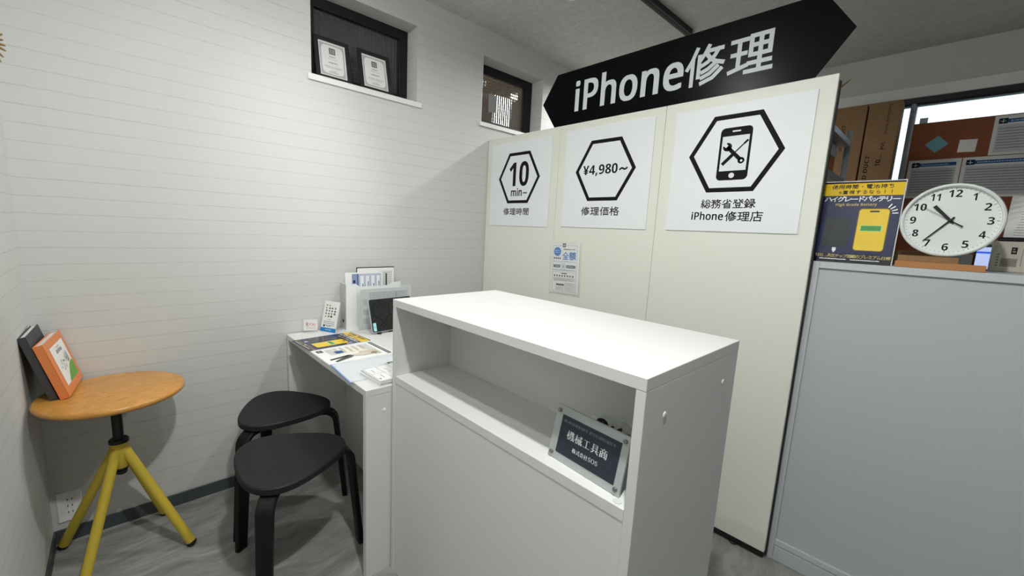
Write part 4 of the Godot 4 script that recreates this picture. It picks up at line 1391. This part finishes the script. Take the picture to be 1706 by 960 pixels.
func file_box():
	var Y := 0.7203
	var o := thing("file_box", "white file box holding papers against the window wall", "box", Vector3(1.112, Y, 0.008), Basis(Vector3.UP, deg_to_rad(-1.0)))
	var L := 0.315
	var D := 0.075
	var H := 0.243
	var t := 0.0025
	part("floor_plate", boxm(Vector3(0, 0, 0), Vector3(L, t, D), 0.0), mats.white_plastic, o)
	part("end_wall", boxm(Vector3(0, t, 0), Vector3(t, H, D), 0.0), mats.grey_plastic, o)
	part("end_wall", boxm(Vector3(L - t, t, 0), Vector3(L, H, D), 0.0), mats.white_plastic, o)
	part("back_wall", boxm(Vector3(t, t, 0), Vector3(L - t, H, t), 0.0), mats.white_plastic, o)
	var b := MB.new()
	b.prism(PackedVector2Array([Vector2(t, t), Vector2(L - t, t), Vector2(L - t, H), Vector2(L - 0.05, H), Vector2(L - 0.075, H - 0.016), Vector2(0.075, H - 0.016), Vector2(0.055, H), Vector2(t, H)]), D - t, D)
	part("front_wall", b, mats.white_plastic, o)
	b = MB.new()
	b.xf = Transform3D(Basis(Vector3.BACK, PI / 2), Vector3(0, 0.045, D * 0.55))
	b.lathe([Vector2(0.0, 0.0008), Vector2(0.009, 0.0008), Vector2(0.009, 0.0)], 24)
	part("finger_hole", b, mats.black_matt, o)
	# papers standing in the box
	o = thing("document", "blue grey printed document standing in the file box", "document", Vector3(1.121, Y + 0.003, 0.062), lean_basis(1.0, 2.0), "papers standing in the file box")
	part("paper_sheet", boxm(Vector3(0, 0, -0.0006), Vector3(0.21, 0.297, 0), 0.0), mats.paper, o)
	var i := Ink.new()
	i.rect(0.036, 0.19, 0.165, 0.099, rgb(186, 192, 206))
	i.rect(0.036, 0.215, 0.024, 0.074, rgb(140, 156, 186), 1)
	i.disc(Vector2(0.048, 0.248), 0.007, 0.009, rgb(52, 66, 100), 2, 16)
	i.rect(0.062, 0.19, 0.010, 0.099, rgb(90, 112, 158), 1)
	for k in 4:
		var u := 0.082 + k * 0.031
		i.rect(u, 0.19, 0.018, 0.088, rgb(232, 236, 240), 1)
		i.rect(u + 0.011, 0.203 + (k % 2) * 0.012, 0.004, 0.032, rgb(70, 78, 100), 2)
	inked("print", i, o)
	o = thing("clipboard", "white clipboard with black edge standing tallest in the file box", "clipboard", Vector3(1.190, Y + 0.003, 0.040), lean_basis(1.0, 1.0))
	b = MB.new()
	b.prism(Ink.rounded(0, 0, 0.222, 0.322, 0.006), -0.003, -0.001, 0.0, true)
	part("board", b, mats.black_satin, o)
	b = MB.new()
	b.prism(Ink.rounded(0.004, 0.0, 0.216, 0.317, 0.005), -0.001, 0.0006, 0.0, true)
	part("paper_sheet", b, mats.paper, o)
	i = Ink.new()
	i.rect(0.125, 0.20, 0.085, 0.10, rgb(216, 218, 218))
	for k in 7:
		scribble(i, 0.13, 0.215 + k * 0.012, 0.07, 0.003, rgb(170, 172, 174), 1)
	i.rect(0.168, 0.21, 0.008, 0.075, rgb(56, 58, 62), 2)
	ip_z(inked("print", i, o), 0.0006)
	o = thing("folder", "white cardboard folder standing rearmost in the file box", "folder", Vector3(1.20, Y + 0.003, 0.026), lean_basis(1.0, 0.0))
	part("sheet", boxm(Vector3(0, 0, -0.003), Vector3(0.22, 0.31, 0), 0.0), mats.white_plastic, o)
	# clear case with a printed chart leaning on the box
	o = thing("clear_case", "frosted clear case with a printed chart leaning on the file box", "case", Vector3(1.168, Y, 0.122), lean_basis(1.0, 4.0))
	part("front_sheet", boxm(Vector3(0, 0, -0.001), Vector3(0.31, 0.225, 0.0005), 0.0), mats.frosted_plastic, o)
	part("side_edge", boxm(Vector3(-0.002, 0, -0.012), Vector3(0.0, 0.225, 0.0005), 0.0), mats.frosted_plastic, o)
	part("chart", boxm(Vector3(0.012, 0.004, -0.006), Vector3(0.30, 0.215, -0.005), 0.0), mats.grey_plastic, o)
	i = Ink.new()
	i.rect(0.062, 0.02, 0.225, 0.185, rgb(176, 178, 180))
	for k in 14:
		i.rect(0.062, 0.03 + k * 0.0125, 0.225, 0.0012, rgb(120, 122, 126), 1)
	for k in 12:
		i.rect(0.066 + k * 0.0195, 0.02, 0.0012, 0.185, rgb(120, 122, 126), 1)
	i.rect(0.062, 0.198, 0.225, 0.007, rgb(212, 214, 214), 2)
	i.rect(0.215, 0.165, 0.005, 0.03, rgb(50, 52, 56), 2)
	for k in 3:
		i.rect(0.022 + k * 0.002, 0.03 + k * 0.05, 0.03, 0.03, rgb(160, 164, 168), 1)
	ip_z(inked("print", i, o), -0.005)

func ip_z(o: Node3D, z: float):
	o.position.z = z

# ---------------------------------------------------------------- on the low cabinet, and the room behind
func back_room():
	var o := thing("counter_sign", "glossy battery advertisement sign with yellow band on the low cabinet", "sign", Vector3(2.1797, QH + 0.0005, 1.8075), lean_basis(87.0, 7.9))
	part("panel", boxm(Vector3(0, 0, -0.003), Vector3(0.2153, 0.2904, 0), 0.0006), mats.navy, o)
	part("clear_rim", boxm(Vector3(-0.003, 0, -0.005), Vector3(0.2183, 0.294, -0.003), 0.0005), mats.white_plastic, o)
	var pp := part("prop", boxm(Vector3(0.06, 0.0004, -0.075), Vector3(0.15, 0.002, -0.006), 0.0), mats.clear_plastic, o)
	pp.rotation.x = deg_to_rad(7.9)
	inked("print", battery_print(0.2153, 0.2904), o, true)
	clock()
	# smartphone with a lit screen
	o = thing("smartphone", "lit phone standing between the clock and the beige box", "phone", Vector3(2.42, QH + 0.001, 2.207), lean_basis(90.0, 12.0))
	part("body", boxm(Vector3(0, 0, -0.008), Vector3(0.075, 0.088, 0), 0.002), mats.black_satin, o)
	var scr := glow("screen_glow", rgb(196, 212, 255), 0.75)
	part("screen", boxm(Vector3(0.005, 0.003, -0.001), Vector3(0.07, 0.078, 0.0006), 0.0), scr, o)
	var bar := glow("screen_bar_glow", rgb(52, 98, 235), 0.7)
	part("screen_bar", boxm(Vector3(0.005, 0.056, 0.0), Vector3(0.07, 0.0625, 0.0009), 0.0), bar, o)
	# beige parcel with its label
	o = thing("parcel", "beige parcel with a shipping label at the cabinet's right end", "box", Vector3(2.38, QH, 2.243), FACE_LEFT)
	part("carton", boxm(Vector3(0, 0, -0.2), Vector3(0.32, 0.098, 0), 0.002), mats.beige, o)
	var i := Ink.new()
	i.rect(0.022, 0.018, 0.034, 0.026, rgb(120, 116, 108))
	for k in 5:
		i.rect(0.022, 0.020 + k * 0.005, 0.034, 0.002, rgb(186, 180, 166), 1)
	i.rect(0.040, 0.058, 0.012, 0.022, rgb(44, 44, 46))
	i.rect(0.043, 0.064, 0.006, 0.004, rgb(170, 166, 156), 1)
	i.rect(0.043, 0.072, 0.004, 0.003, rgb(170, 166, 156), 1)
	i.rect(0.063, 0.02, 0.0015, 0.055, rgb(150, 146, 136))
	for k in 5:
		i.rect(0.012, 0.018 + k * 0.009, 0.005, 0.004, rgb(130, 126, 118))
	inked("label_print", i, o)
	o = thing("router", "glossy black flat device lying on top of the beige parcel", "device", Vector3(2.40, QH + 0.098, 2.25))
	part("body", boxm(Vector3(0, 0.0003, 0), Vector3(0.16, 0.014, 0.28), 0.005), mats.black_gloss, o)
	# curled stack of papers
	o = thing("paper_stack", "white sheets of paper with a curled corner above the parcel", "paper", Vector3(2.43, QH + 0.1125, 2.262), lean_basis(90.0, 6.0))
	var b := MB.new()
	var rows := 8
	var cols := 10
	var f := func(u: int, v: int) -> Vector3:
		var x := 0.30 * u / cols
		var y := 0.135 * v / rows
		var c := maxf(0.0, (y / 0.135) - x / 0.05 - 0.1)
		return Vector3(x, y - 0.004 * c, 0.045 * c * c)
	for u in cols:
		for v in rows:
			b.quad(f.call(u, v), f.call(u + 1, v), f.call(u + 1, v + 1), f.call(u, v + 1), Vector3.BACK)
			var z := Vector3(0, 0, 0.003)
			b.quad(f.call(u, v) - z, f.call(u + 1, v) - z, f.call(u + 1, v + 1) - z, f.call(u, v + 1) - z, Vector3.FORWARD)
	part("sheets", b, mats.paper, o)
	i = Ink.new()
	for k in 12:
		scribble(i, 0.02, 0.006 + k * 0.0085, 0.26, 0.0028, rgb(170, 172, 172), 0, 0.1)
	inked("print", i, o)
	part("backing", boxm(Vector3(0.06, 0, -0.012), Vector3(0.30, 0.10, -0.004), 0.0), mats.paper, o)
	# small cartons behind the clock
	o = thing("carton", "low brown carton lying behind the wall clock", "box", Vector3(2.34, QH, 2.0), FACE_LEFT)
	part("body", boxm(Vector3(0, 0, -0.16), Vector3(0.14, 0.052, 0), 0.001), mats.cardboard, o)
	part("tape", boxm(Vector3(0.055, 0.0521, -0.158), Vector3(0.085, 0.0526, -0.002), 0.0), mats.pine, o)
	o = thing("carton", "small pale carton beside the lit phone behind the clock", "box", Vector3(2.36, QH, 2.145), FACE_LEFT)
	part("body", boxm(Vector3(0, 0, -0.1), Vector3(0.058, 0.05, 0), 0.001), mats.grey_plastic, o)
	part("lid_seam", boxm(Vector3(-0.0003, 0.038, -0.1003), Vector3(0.0583, 0.039, 0.0003), 0.0), mats.beige, o)
	right_wall()
	rack()

func clock():
	var o := thing("clock", "round white clock with black numerals standing on the low cabinet", "clock", Vector3(2.168, 1.3717, 2.1388), FACE_LEFT)
	var R := 0.1122
	var b := MB.new()
	b.xf = Transform3D(Basis(Vector3.RIGHT, PI / 2), Vector3.ZERO)
	b.lathe([Vector2(0, -0.028), Vector2(R - 0.006, -0.028), Vector2(R - 0.001, -0.022), Vector2(R, 0.0), Vector2(R - 0.002, 0.006), Vector2(R - 0.006, 0.008), Vector2(R - 0.009, 0.006), Vector2(R - 0.0105, -0.004)], 96)
	part("rim", b, mats.clock_white, o)
	b = MB.new()
	b.xf = Transform3D(Basis(Vector3.RIGHT, PI / 2), Vector3.ZERO)
	b.lathe([Vector2(R - 0.010, -0.004), Vector2(0, -0.004)], 96)
	part("dial", b, mats.clock_white, o)
	var K := rgb(34, 36, 38)
	var i := Ink.new()
	for k in 12:
		var a := PI / 2 - TAU * (k + 1) / 12.0
		var c := Vector2(cos(a), sin(a)) * 0.082
		var t := str(k + 1)
		var w := 0.0138 * t.length() + (0.0015 if t.length() > 1 else 0.0)
		if t == "1": w = 0.0085
		if t == "11": w = 0.0215
		latin(i, t, c.x - w / 2, c.y - 0.0108, 0.0216, K, 0, w, true)
	ip_z(inked("numerals", i, o), -0.004)
	i = Ink.new()
	for k in 60:
		var a := TAU * k / 60.0
		var d := Vector2(cos(a), sin(a))
		var l := 0.006 if k % 5 == 0 else 0.003
		i.line([d * (0.0995 - l), d * 0.0995], 0.0012 if k % 5 == 0 else 0.0008, 0.0012 if k % 5 == 0 else 0.0008, rgb(60, 62, 64))
	ip_z(inked("minute_marks", i, o), -0.004)
	var hand := func(called: String, tip: Vector2, tail: Vector2, w0: float, w1: float, z: float):
		var d: Vector2 = (tip - tail).normalized()
		var n := Vector2(-d.y, d.x)
		var m := MB.new()
		m.prism(PackedVector2Array([tail - n * w0, tip - n * w1, tip + n * w1, tail + n * w0]), z, z + 0.0008)
		part(called, m, mats.black_matt, o)
	hand.call("hour_hand", Vector2(-0.0394, 0.0438), Vector2(0.008, -0.009), 0.0034, 0.0048, -0.0012)
	hand.call("minute_hand", Vector2(-0.051, -0.0655), Vector2(0.008, 0.010), 0.0026, 0.0014, 0.0002)
	hand.call("second_hand", Vector2(-0.0714, 0.046), Vector2(0.0, 0.0), 0.0006, 0.0004, 0.0014)
	hand.call("second_hand_tail", Vector2(0.0284, -0.019), Vector2(0.0, 0.0), 0.0008, 0.0022, 0.0014)
	b = MB.new()
	b.xf = Transform3D(Basis(Vector3.RIGHT, PI / 2), Vector3(0, 0, 0))
	b.lathe([Vector2(0.005, -0.004), Vector2(0.005, 0.0025), Vector2(0.004, 0.003), Vector2(0, 0.003)], 24)
	part("hub", b, mats.black_matt, o)
	o = thing("clock_stand", "flat wooden block that holds up the round clock", "stand", Vector3(QX + 0.002, QH, 2.034), FACE_LEFT)
	part("block", boxm(Vector3(0, 0.0003, -0.012), Vector3(0.197, 0.0205, 0), 0.001), mats.pine, o)
	part("cradle", boxm(Vector3(0.004, 0.0003, -0.05), Vector3(0.140, 0.0395, -0.0125), 0.001), mats.cardboard, o)

func right_wall():
	var X := 4.08
	struct("trim_3", boxm(Vector3(X - 0.03, 2.222, 0.6), Vector3(X, 2.288, 4.39), 0.002), mats.sill)
	var o := Node3D.new()
	o.name = "window_3"
	add_child(o)
	o.set_meta("kind", "structure")
	o.position = Vector3(X, 0, 0)
	for r in [[1.77, 3.5, 2.178, 2.2], [1.77, 3.5, 0.95, 0.985], [1.77, 1.795, 0.985, 2.178], [3.47, 3.5, 0.985, 2.178]]:
		part("frame_bar", boxm(Vector3(0.0, r[2], r[0]), Vector3(0.05, r[3], r[1]), 0.002), mats.black_matt, o)
	part("stile", boxm(Vector3(0.0, 0.985, 1.846), Vector3(0.05, 2.178, 1.876), 0.002), mats.grey_metal, o)
	part("pane", boxm(Vector3(0.02, 0.985, 1.795), Vector3(0.024, 2.178, 1.846), 0.0), mats.window_glass, o)
	part("pane", boxm(Vector3(0.02, 0.985, 1.876), Vector3(0.024, 2.178, 3.47), 0.0), mats.window_glass, o)
	part("lock_plate", boxm(Vector3(-0.008, 2.14, 1.848), Vector3(0.0, 2.19, 1.87), 0.002), mats.grey_metal, o)
	part("header", boxm(Vector3(-0.012, 2.19, 1.76), Vector3(0.0, 2.222, 3.52), 0.0), mats.black_satin, o)
	var n := part("pane_sticker", boxm(Vector3(0.017, 2.066, 1.897), Vector3(0.0198, 2.10, 1.934), 0.0), mats.grey_metal, o)
	n.set_meta("label", "small grey sticker on the glass")
	# brown board before the glass, with papers pinned on it
	o = thing("notice_board", "brown notice board covering the lower part of the bright window", "board", Vector3(X - 0.012, 0, 0), FACE_LEFT)
	part("board", boxm(Vector3(1.876, 1.0, -0.008), Vector3(3.45, 2.062, 0), 0.001), mats.hardboard, o)
	var sheets := [[2.212, 2.70, 1.838, 2.058, "printed white notice pinned highest on the brown board"], [1.886, 2.116, 1.60, 1.836, "printed notice with blue header left of the gap below the teal note"], [2.118, 2.62, 1.60, 1.836, "wide printed notice with blue header directly above the clock"]]
	for s in sheets:
		var w: float = s[1] - s[0] - 0.002
		var h: float = s[3] - s[2] - 0.002
		var p := thing("notice", s[4], "notice", Vector3(X - 0.0125, s[2], s[0]), FACE_LEFT, "printed notices on the brown board")
		part("paper_sheet", boxm(Vector3(0, 0, 0), Vector3(w, h, 0.001), 0.0), mats.paper, p)
		var i := Ink.new()
		var hy := h - 0.045
		i.rect(0.016, hy, 0.034, 0.03, rgb(38, 44, 58), 1)
		i.rect(0.022, hy + 0.012, 0.022, 0.003, rgb(220, 224, 228), 2)
		i.rect(0.031, hy + 0.005, 0.003, 0.02, rgb(220, 224, 228), 2)
		i.rect(0.05, hy + 0.004, w - 0.07, 0.02, rgb(44, 92, 156), 1)
		scribble(i, 0.06, hy + 0.010, w * 0.5, 0.007, rgb(190, 206, 226), 2)
		i.rect(0.016, 0.014, w - 0.034, hy - 0.022, rgb(206, 208, 210))
		var y := hy - 0.03
		while y > 0.02:
			scribble(i, 0.022, y, w - 0.046, 0.006, rgb(142, 146, 152), 1, 0.15)
			y -= 0.0155
		inked("print", i, p).position.z = 0.001
	var teal := thing("sticky_note", "teal square note stuck at an angle on the brown board", "note", Vector3(X - 0.0125, 1.926, 1.994), FACE_LEFT * Basis(Vector3.BACK, deg_to_rad(43)), "sticky notes on the brown board")
	var tm := mat("teal_paper", rgb(122, 178, 190), 0.8)
	part("paper_sheet", boxm(Vector3(-0.036, -0.036, 0), Vector3(0.036, 0.036, 0.001), 0.0), tm, teal)
	var wn := thing("sticky_note", "pale square note stuck upright on the brown board", "note", Vector3(X - 0.0125, 1.903, 2.124), FACE_LEFT * Basis(Vector3.BACK, deg_to_rad(-2)), "sticky notes on the brown board")
	part("paper_sheet", boxm(Vector3(-0.036, -0.036, 0), Vector3(0.036, 0.036, 0.001), 0.0), mats.paper, wn)
	# tall cartons of duct pipe standing against the wall
	for k in 2:
		var c := thing("tall_carton", ["tall brown carton behind the rack, further from the window", "tall brown carton with black printing next to the bright window strip"][k], "box", Vector3(3.9, 0, [1.500, 1.6665][k]), FACE_LEFT, "tall cartons by the window")
		part("body", boxm(Vector3(0, 0, -0.14), Vector3([0.159, 0.154][k], 2.183 + 0.003 * k, 0), 0.003), mats.cardboard, c)
		var i := Ink.new()
		var P := rgb(52, 40, 28)
		if k == 1:
			latin(i, "WIND DUCT", 0.042, 1.62, 0.021, P, 0, 0.24, true, "Droid Sans", PI / 2)
			latin(i, "10...", 0.098, 1.79, 0.024, P, 0, 0.075, true, "Droid Sans", PI / 2)
			latin(i, "PVC", 0.104, 1.895, 0.017, P, 0, 0.045, true, "Droid Sans", PI / 2)
			latin(i, "(Flame Retardant)", 0.106, 1.985, 0.015, P, 0, 0.185, false, "Droid Sans", PI / 2)
		else:
			latin(i, "WIND DUCT", 0.06, 1.90, 0.018, P, 0, 0.17, true, "Droid Sans", PI / 2)
		inked("printing", i, c)

func rack():
	var o := thing("metal_rack", "grey metal rack standing behind the partition's right end", "rack", Vector3(2.2, 0, 1.242))
	for x in [0.0, 0.778]:
		for z in [0.0, 0.478]:
			var m := MB.new()
			m.box(Vector3(x, 0, z), Vector3(x + 0.024, 1.843, z + 0.003), 0.0)
			var xx: float = x if x == 0.0 else x + 0.021
			m.box(Vector3(xx, 0, z), Vector3(xx + 0.003, 1.843, z + 0.022), 0.0)
			part("upright", m, mats.grey_metal, o)
	for y in [0.25, 0.75, 1.2, 1.58, 1.765]:
		part("shelf", boxm(Vector3(0.003, y, 0.003), Vector3(0.775, y + 0.028, 0.50), 0.002), mats.grey_metal, o)
	o = thing("carton", "orange brown carton on the grey rack behind the partition", "box", Vector3(2.52, 1.6085, 1.40))
	part("body", boxm(Vector3(0, 0, 0), Vector3(0.40, 0.095, 0.30), 0.001), mat("orange_card", rgb(190, 112, 40), 0.75), o)
	part("tape", boxm(Vector3(0.0, 0.0952, 0.13), Vector3(0.40, 0.0957, 0.17), 0.0), mats.pine, o)
	o = thing("plastic_tray", "white plastic tray stacked on the orange brown carton", "tray", Vector3(2.5, 1.7045, 1.39))
	part("body", boxm(Vector3(0, 0, 0), Vector3(0.42, 0.055, 0.315), 0.004), mats.grey_plastic, o)
	var b := MB.new()
	b.xf = Transform3D(Basis(Vector3.RIGHT, PI / 2), Vector3(0.2, 0.03, 0.315))
	b.lathe([Vector2(0.008, 0.0), Vector2(0.008, 0.006), Vector2(0, 0.008)], 16)
	part("knob", b, mats.black_satin, o)
	# bottle with a dried twig on the rack's top
	o = thing("bottle", "small white bottle standing on top of the grey rack", "bottle", Vector3(2.78, 1.7932, 1.665))
	b = MB.new()
	b.lathe([Vector2(0, 0), Vector2(0.021, 0), Vector2(0.023, 0.004), Vector2(0.023, 0.07), Vector2(0.018, 0.082), Vector2(0.009, 0.088), Vector2(0.009, 0.1), Vector2(0, 0.1)], 28)
	part("body", b, mats.white_plastic, o)
	b = MB.new()
	b.lathe([Vector2(0, 0.1), Vector2(0.011, 0.1), Vector2(0.011, 0.118), Vector2(0, 0.118)], 20)
	part("cap", b, mats.grey_plastic, o)
	o = thing("dried_leaf_spray", "dried brown leaf spray sticking up behind the partition corner", "plant", Vector3(2.35, 1.7932, 1.66))
	b = MB.new()
	b.lathe([Vector2(0, 0), Vector2(0.03, 0), Vector2(0.034, 0.02), Vector2(0.024, 0.05), Vector2(0.018, 0.055), Vector2(0.016, 0.05), Vector2(0.02, 0.01), Vector2(0, 0.006)], 28)
	part("vase", b, mats.grey_plastic, o)
	for s in [[Vector3(0.0, 0.112, 0.152), 0.010], [Vector3(0.03, 0.10, 0.07), 0.009], [Vector3(-0.04, 0.12, -0.03), 0.009], [Vector3(0.02, 0.13, 0.02), 0.008]]:
		var p := []
		var r := []
		for k in 9:
			var t := k / 8.0
			p.append(Vector3(s[0].x * t, lerpf(0.04, s[0].y, pow(t, 1.9)), s[0].z * t))
			r.append(maxf(0.0006, s[1] * pow(sin(PI * clampf(t * 0.98, 0.0, 1.0)), 0.8) * (0.35 if t < 0.4 else 1.0) * 0.7))
		var lb := MB.new()
		lb.tube(p, r, 8)
		part("leaf", lb, mats.dried, o)

# ---------------------------------------------------------------- certificates, socket, sprig
func small_things():
	var spots := [[Vector3(1.0155, 1.974, -0.006), 0.1745, 0.205, "left framed certificate on the ledge of the larger window", 12.5], [Vector3(1.2355, 1.974, 0.000), 0.179, 0.207, "right framed certificate on the ledge of the larger window", 13.5]]
	for s in spots:
		var w: float = s[1]
		var h: float = s[2]
		var o := thing("certificate", s[3], "certificate", s[0], lean_basis(0.0, s[4]), "framed certificates in the window recess")
		o.position += o.basis.y * 0.0035
		var t := 0.0205
		for r in [[0.0, 0.0, w, t * 0.6], [0.0, h - t, w, t], [0.0, t * 0.6, t, h - t * 1.6], [w - t, t * 0.6, t, h - t * 1.6]]:
			part("frame_bar", boxm(Vector3(r[0], r[1], -0.012), Vector3(r[0] + r[2], r[1] + r[3], 0), 0.0015), mats.black_satin, o)
		part("paper_sheet", boxm(Vector3(t, t * 0.6, -0.010), Vector3(w - t, h - t, -0.006), 0.0), mats.paper, o)
		var i := Ink.new()
		var x0 := t
		var y0 := t * 0.6
		var pw := w - 2 * t
		var ph := h - t * 1.6
		var B := rgb(176, 178, 178)
		i.rect(x0 + 0.006, y0 + 0.007, pw - 0.012, ph - 0.014, B)
		var scal := PackedVector2Array()
		for k in 80:
			var a := TAU * k / 80.0
			var d := Vector2(cos(a), sin(a))
			var q := Vector2(signf(d.x) * pow(absf(d.x), 0.35), signf(d.y) * pow(absf(d.y), 0.3))
			scal.append(Vector2(x0 + pw / 2, y0 + ph / 2) + q * Vector2(pw / 2 - 0.013, ph / 2 - 0.015) * (1.0 + 0.012 * sin(a * 28.0)))
		i.poly(scal, rgb(236, 237, 235), 1)
		var c := Vector2(x0 + pw * 0.5, y0 + ph * 0.745)
		i.rrect(c.x - 0.0155, c.y - 0.0145, 0.031, 0.031, 0.003, rgb(34, 36, 38), 2)
		for e in [[-0.0105, -0.0095], [0.002, -0.0095], [-0.0105, 0.002], [0.002, 0.002]]:
			i.rect(c.x + e[0], c.y + e[1], 0.0085, 0.0085, rgb(214, 216, 216), 3)
			i.rect(c.x + e[0] + 0.0015, c.y + e[1] + 0.0015, 0.0055, 0.0055, rgb(34, 36, 38), 4)
		var G := rgb(120, 122, 124)
		scribble(i, c.x - 0.016, c.y - 0.030, 0.032, 0.005, G, 2)
		scribble(i, c.x - 0.026, c.y - 0.040, 0.052, 0.0025, rgb(150, 152, 154), 2)
		scribble(i, c.x - 0.022, c.y - 0.060, 0.044, 0.006, G, 2)
		scribble(i, c.x - 0.042, c.y - 0.080, 0.084, 0.0035, rgb(140, 142, 144), 2)
		scribble(i, c.x - 0.036, c.y - 0.086, 0.072, 0.0025, rgb(150, 152, 154), 2)
		scribble(i, c.x - 0.014, c.y - 0.100, 0.028, 0.003, G, 2)
		scribble(i, c.x - 0.024, c.y - 0.108, 0.048, 0.004, G, 2)
		ip_z(inked("print", i, o), -0.006)
		part("glass", boxm(Vector3(t, t * 0.6, -0.0035), Vector3(w - t, h - t, -0.0028), 0.0), mats.clear_plastic, o)
	# wall socket
	var o := thing("wall_socket", "white wall socket with six slots low behind the side table", "socket", Vector3(0.0115, 0.0845, 0.0))
	part("plate", boxm(Vector3(0, 0, 0), Vector3(0.069, 0.121, 0.006), 0.002), mats.white_plastic, o)
	for k in 3:
		for s in 2:
			part("slot", boxm(Vector3(0.028 + s * 0.0125, 0.033 + k * 0.026, 0.0055), Vector3(0.0305 + s * 0.0125, 0.041 + k * 0.026, 0.0063), 0.0), mats.black_matt, o)
	# a notice on the far side of the second window's glass, and the lamp in the passage
	o = thing("window_notice", "small pale notice seen through the patterned glass of the smaller window", "notice", Vector3(2.215, 2.085, -0.1355), Basis(Vector3.UP, 0.0))
	part("paper_sheet", boxm(Vector3(0, 0, -0.001), Vector3(0.075, 0.115, 0), 0.0), mats.paper, o)
	o = thing("passage_light", "bright lamp shining through the patterned glass of the smaller window", "light", Vector3(2.755, 2.2, -1.39))
	part("housing", boxm(Vector3(-0.01, -0.01, 0), Vector3(0.21, 0.41, 0.02), 0.004), mats.white_plastic, o)
	var gm := glow("passage_glow", Color(0.97, 0.98, 1.0), 2.6)
	part("lamp_panel", boxm(Vector3(0, 0, 0.02), Vector3(0.20, 0.40, 0.026), 0.0), gm, o)
	var al := AreaLight3D.new()
	al.name = "passage_lamp_beam"
	add_child(al)
	al.position = Vector3(2.855, 2.4, -1.355)
	al.rotation.y = PI
	al.area_size = Vector2(0.20, 0.40)
	al.light_energy = 0.9
	al.shadow_enabled = true
	# dried flower on the left wall
	o = thing("dried_flower", "dried brown flower tips hanging at the left wall", "plant", Vector3(-0.003, 1.76, 0.15))
	for t in [Vector3(0.0375, 0.036, 0.0), Vector3(0.0385, 0.017, 0.01), Vector3(0.041, 0.005, -0.004), Vector3(0.041, -0.012, 0.004), Vector3(0.034, -0.031, 0.0), Vector3(0.03, -0.05, 0.02)]:
		var p := []
		var r := []
		for k in 9:
			var q := k / 8.0
			p.append(Vector3(0.0, 0.0, 0.0).lerp(t, q) + Vector3(0, 0.003 * sin(PI * q), 0))
			r.append(0.0016 + 0.0026 * pow(sin(PI * clampf(q * 1.02 - 0.06, 0.0, 1.0)), 1.2) * (0.4 + q))
		var lb := MB.new()
		lb.tube(p, r, 10)
		part("petal", lb, mats.dried, o)
	var hb := MB.new()
	hb.tube([Vector3(-0.0015, 0.0, 0), Vector3(0.006, 0, 0)], 0.007, 12)
	part("stem", hb, mats.dried, o)
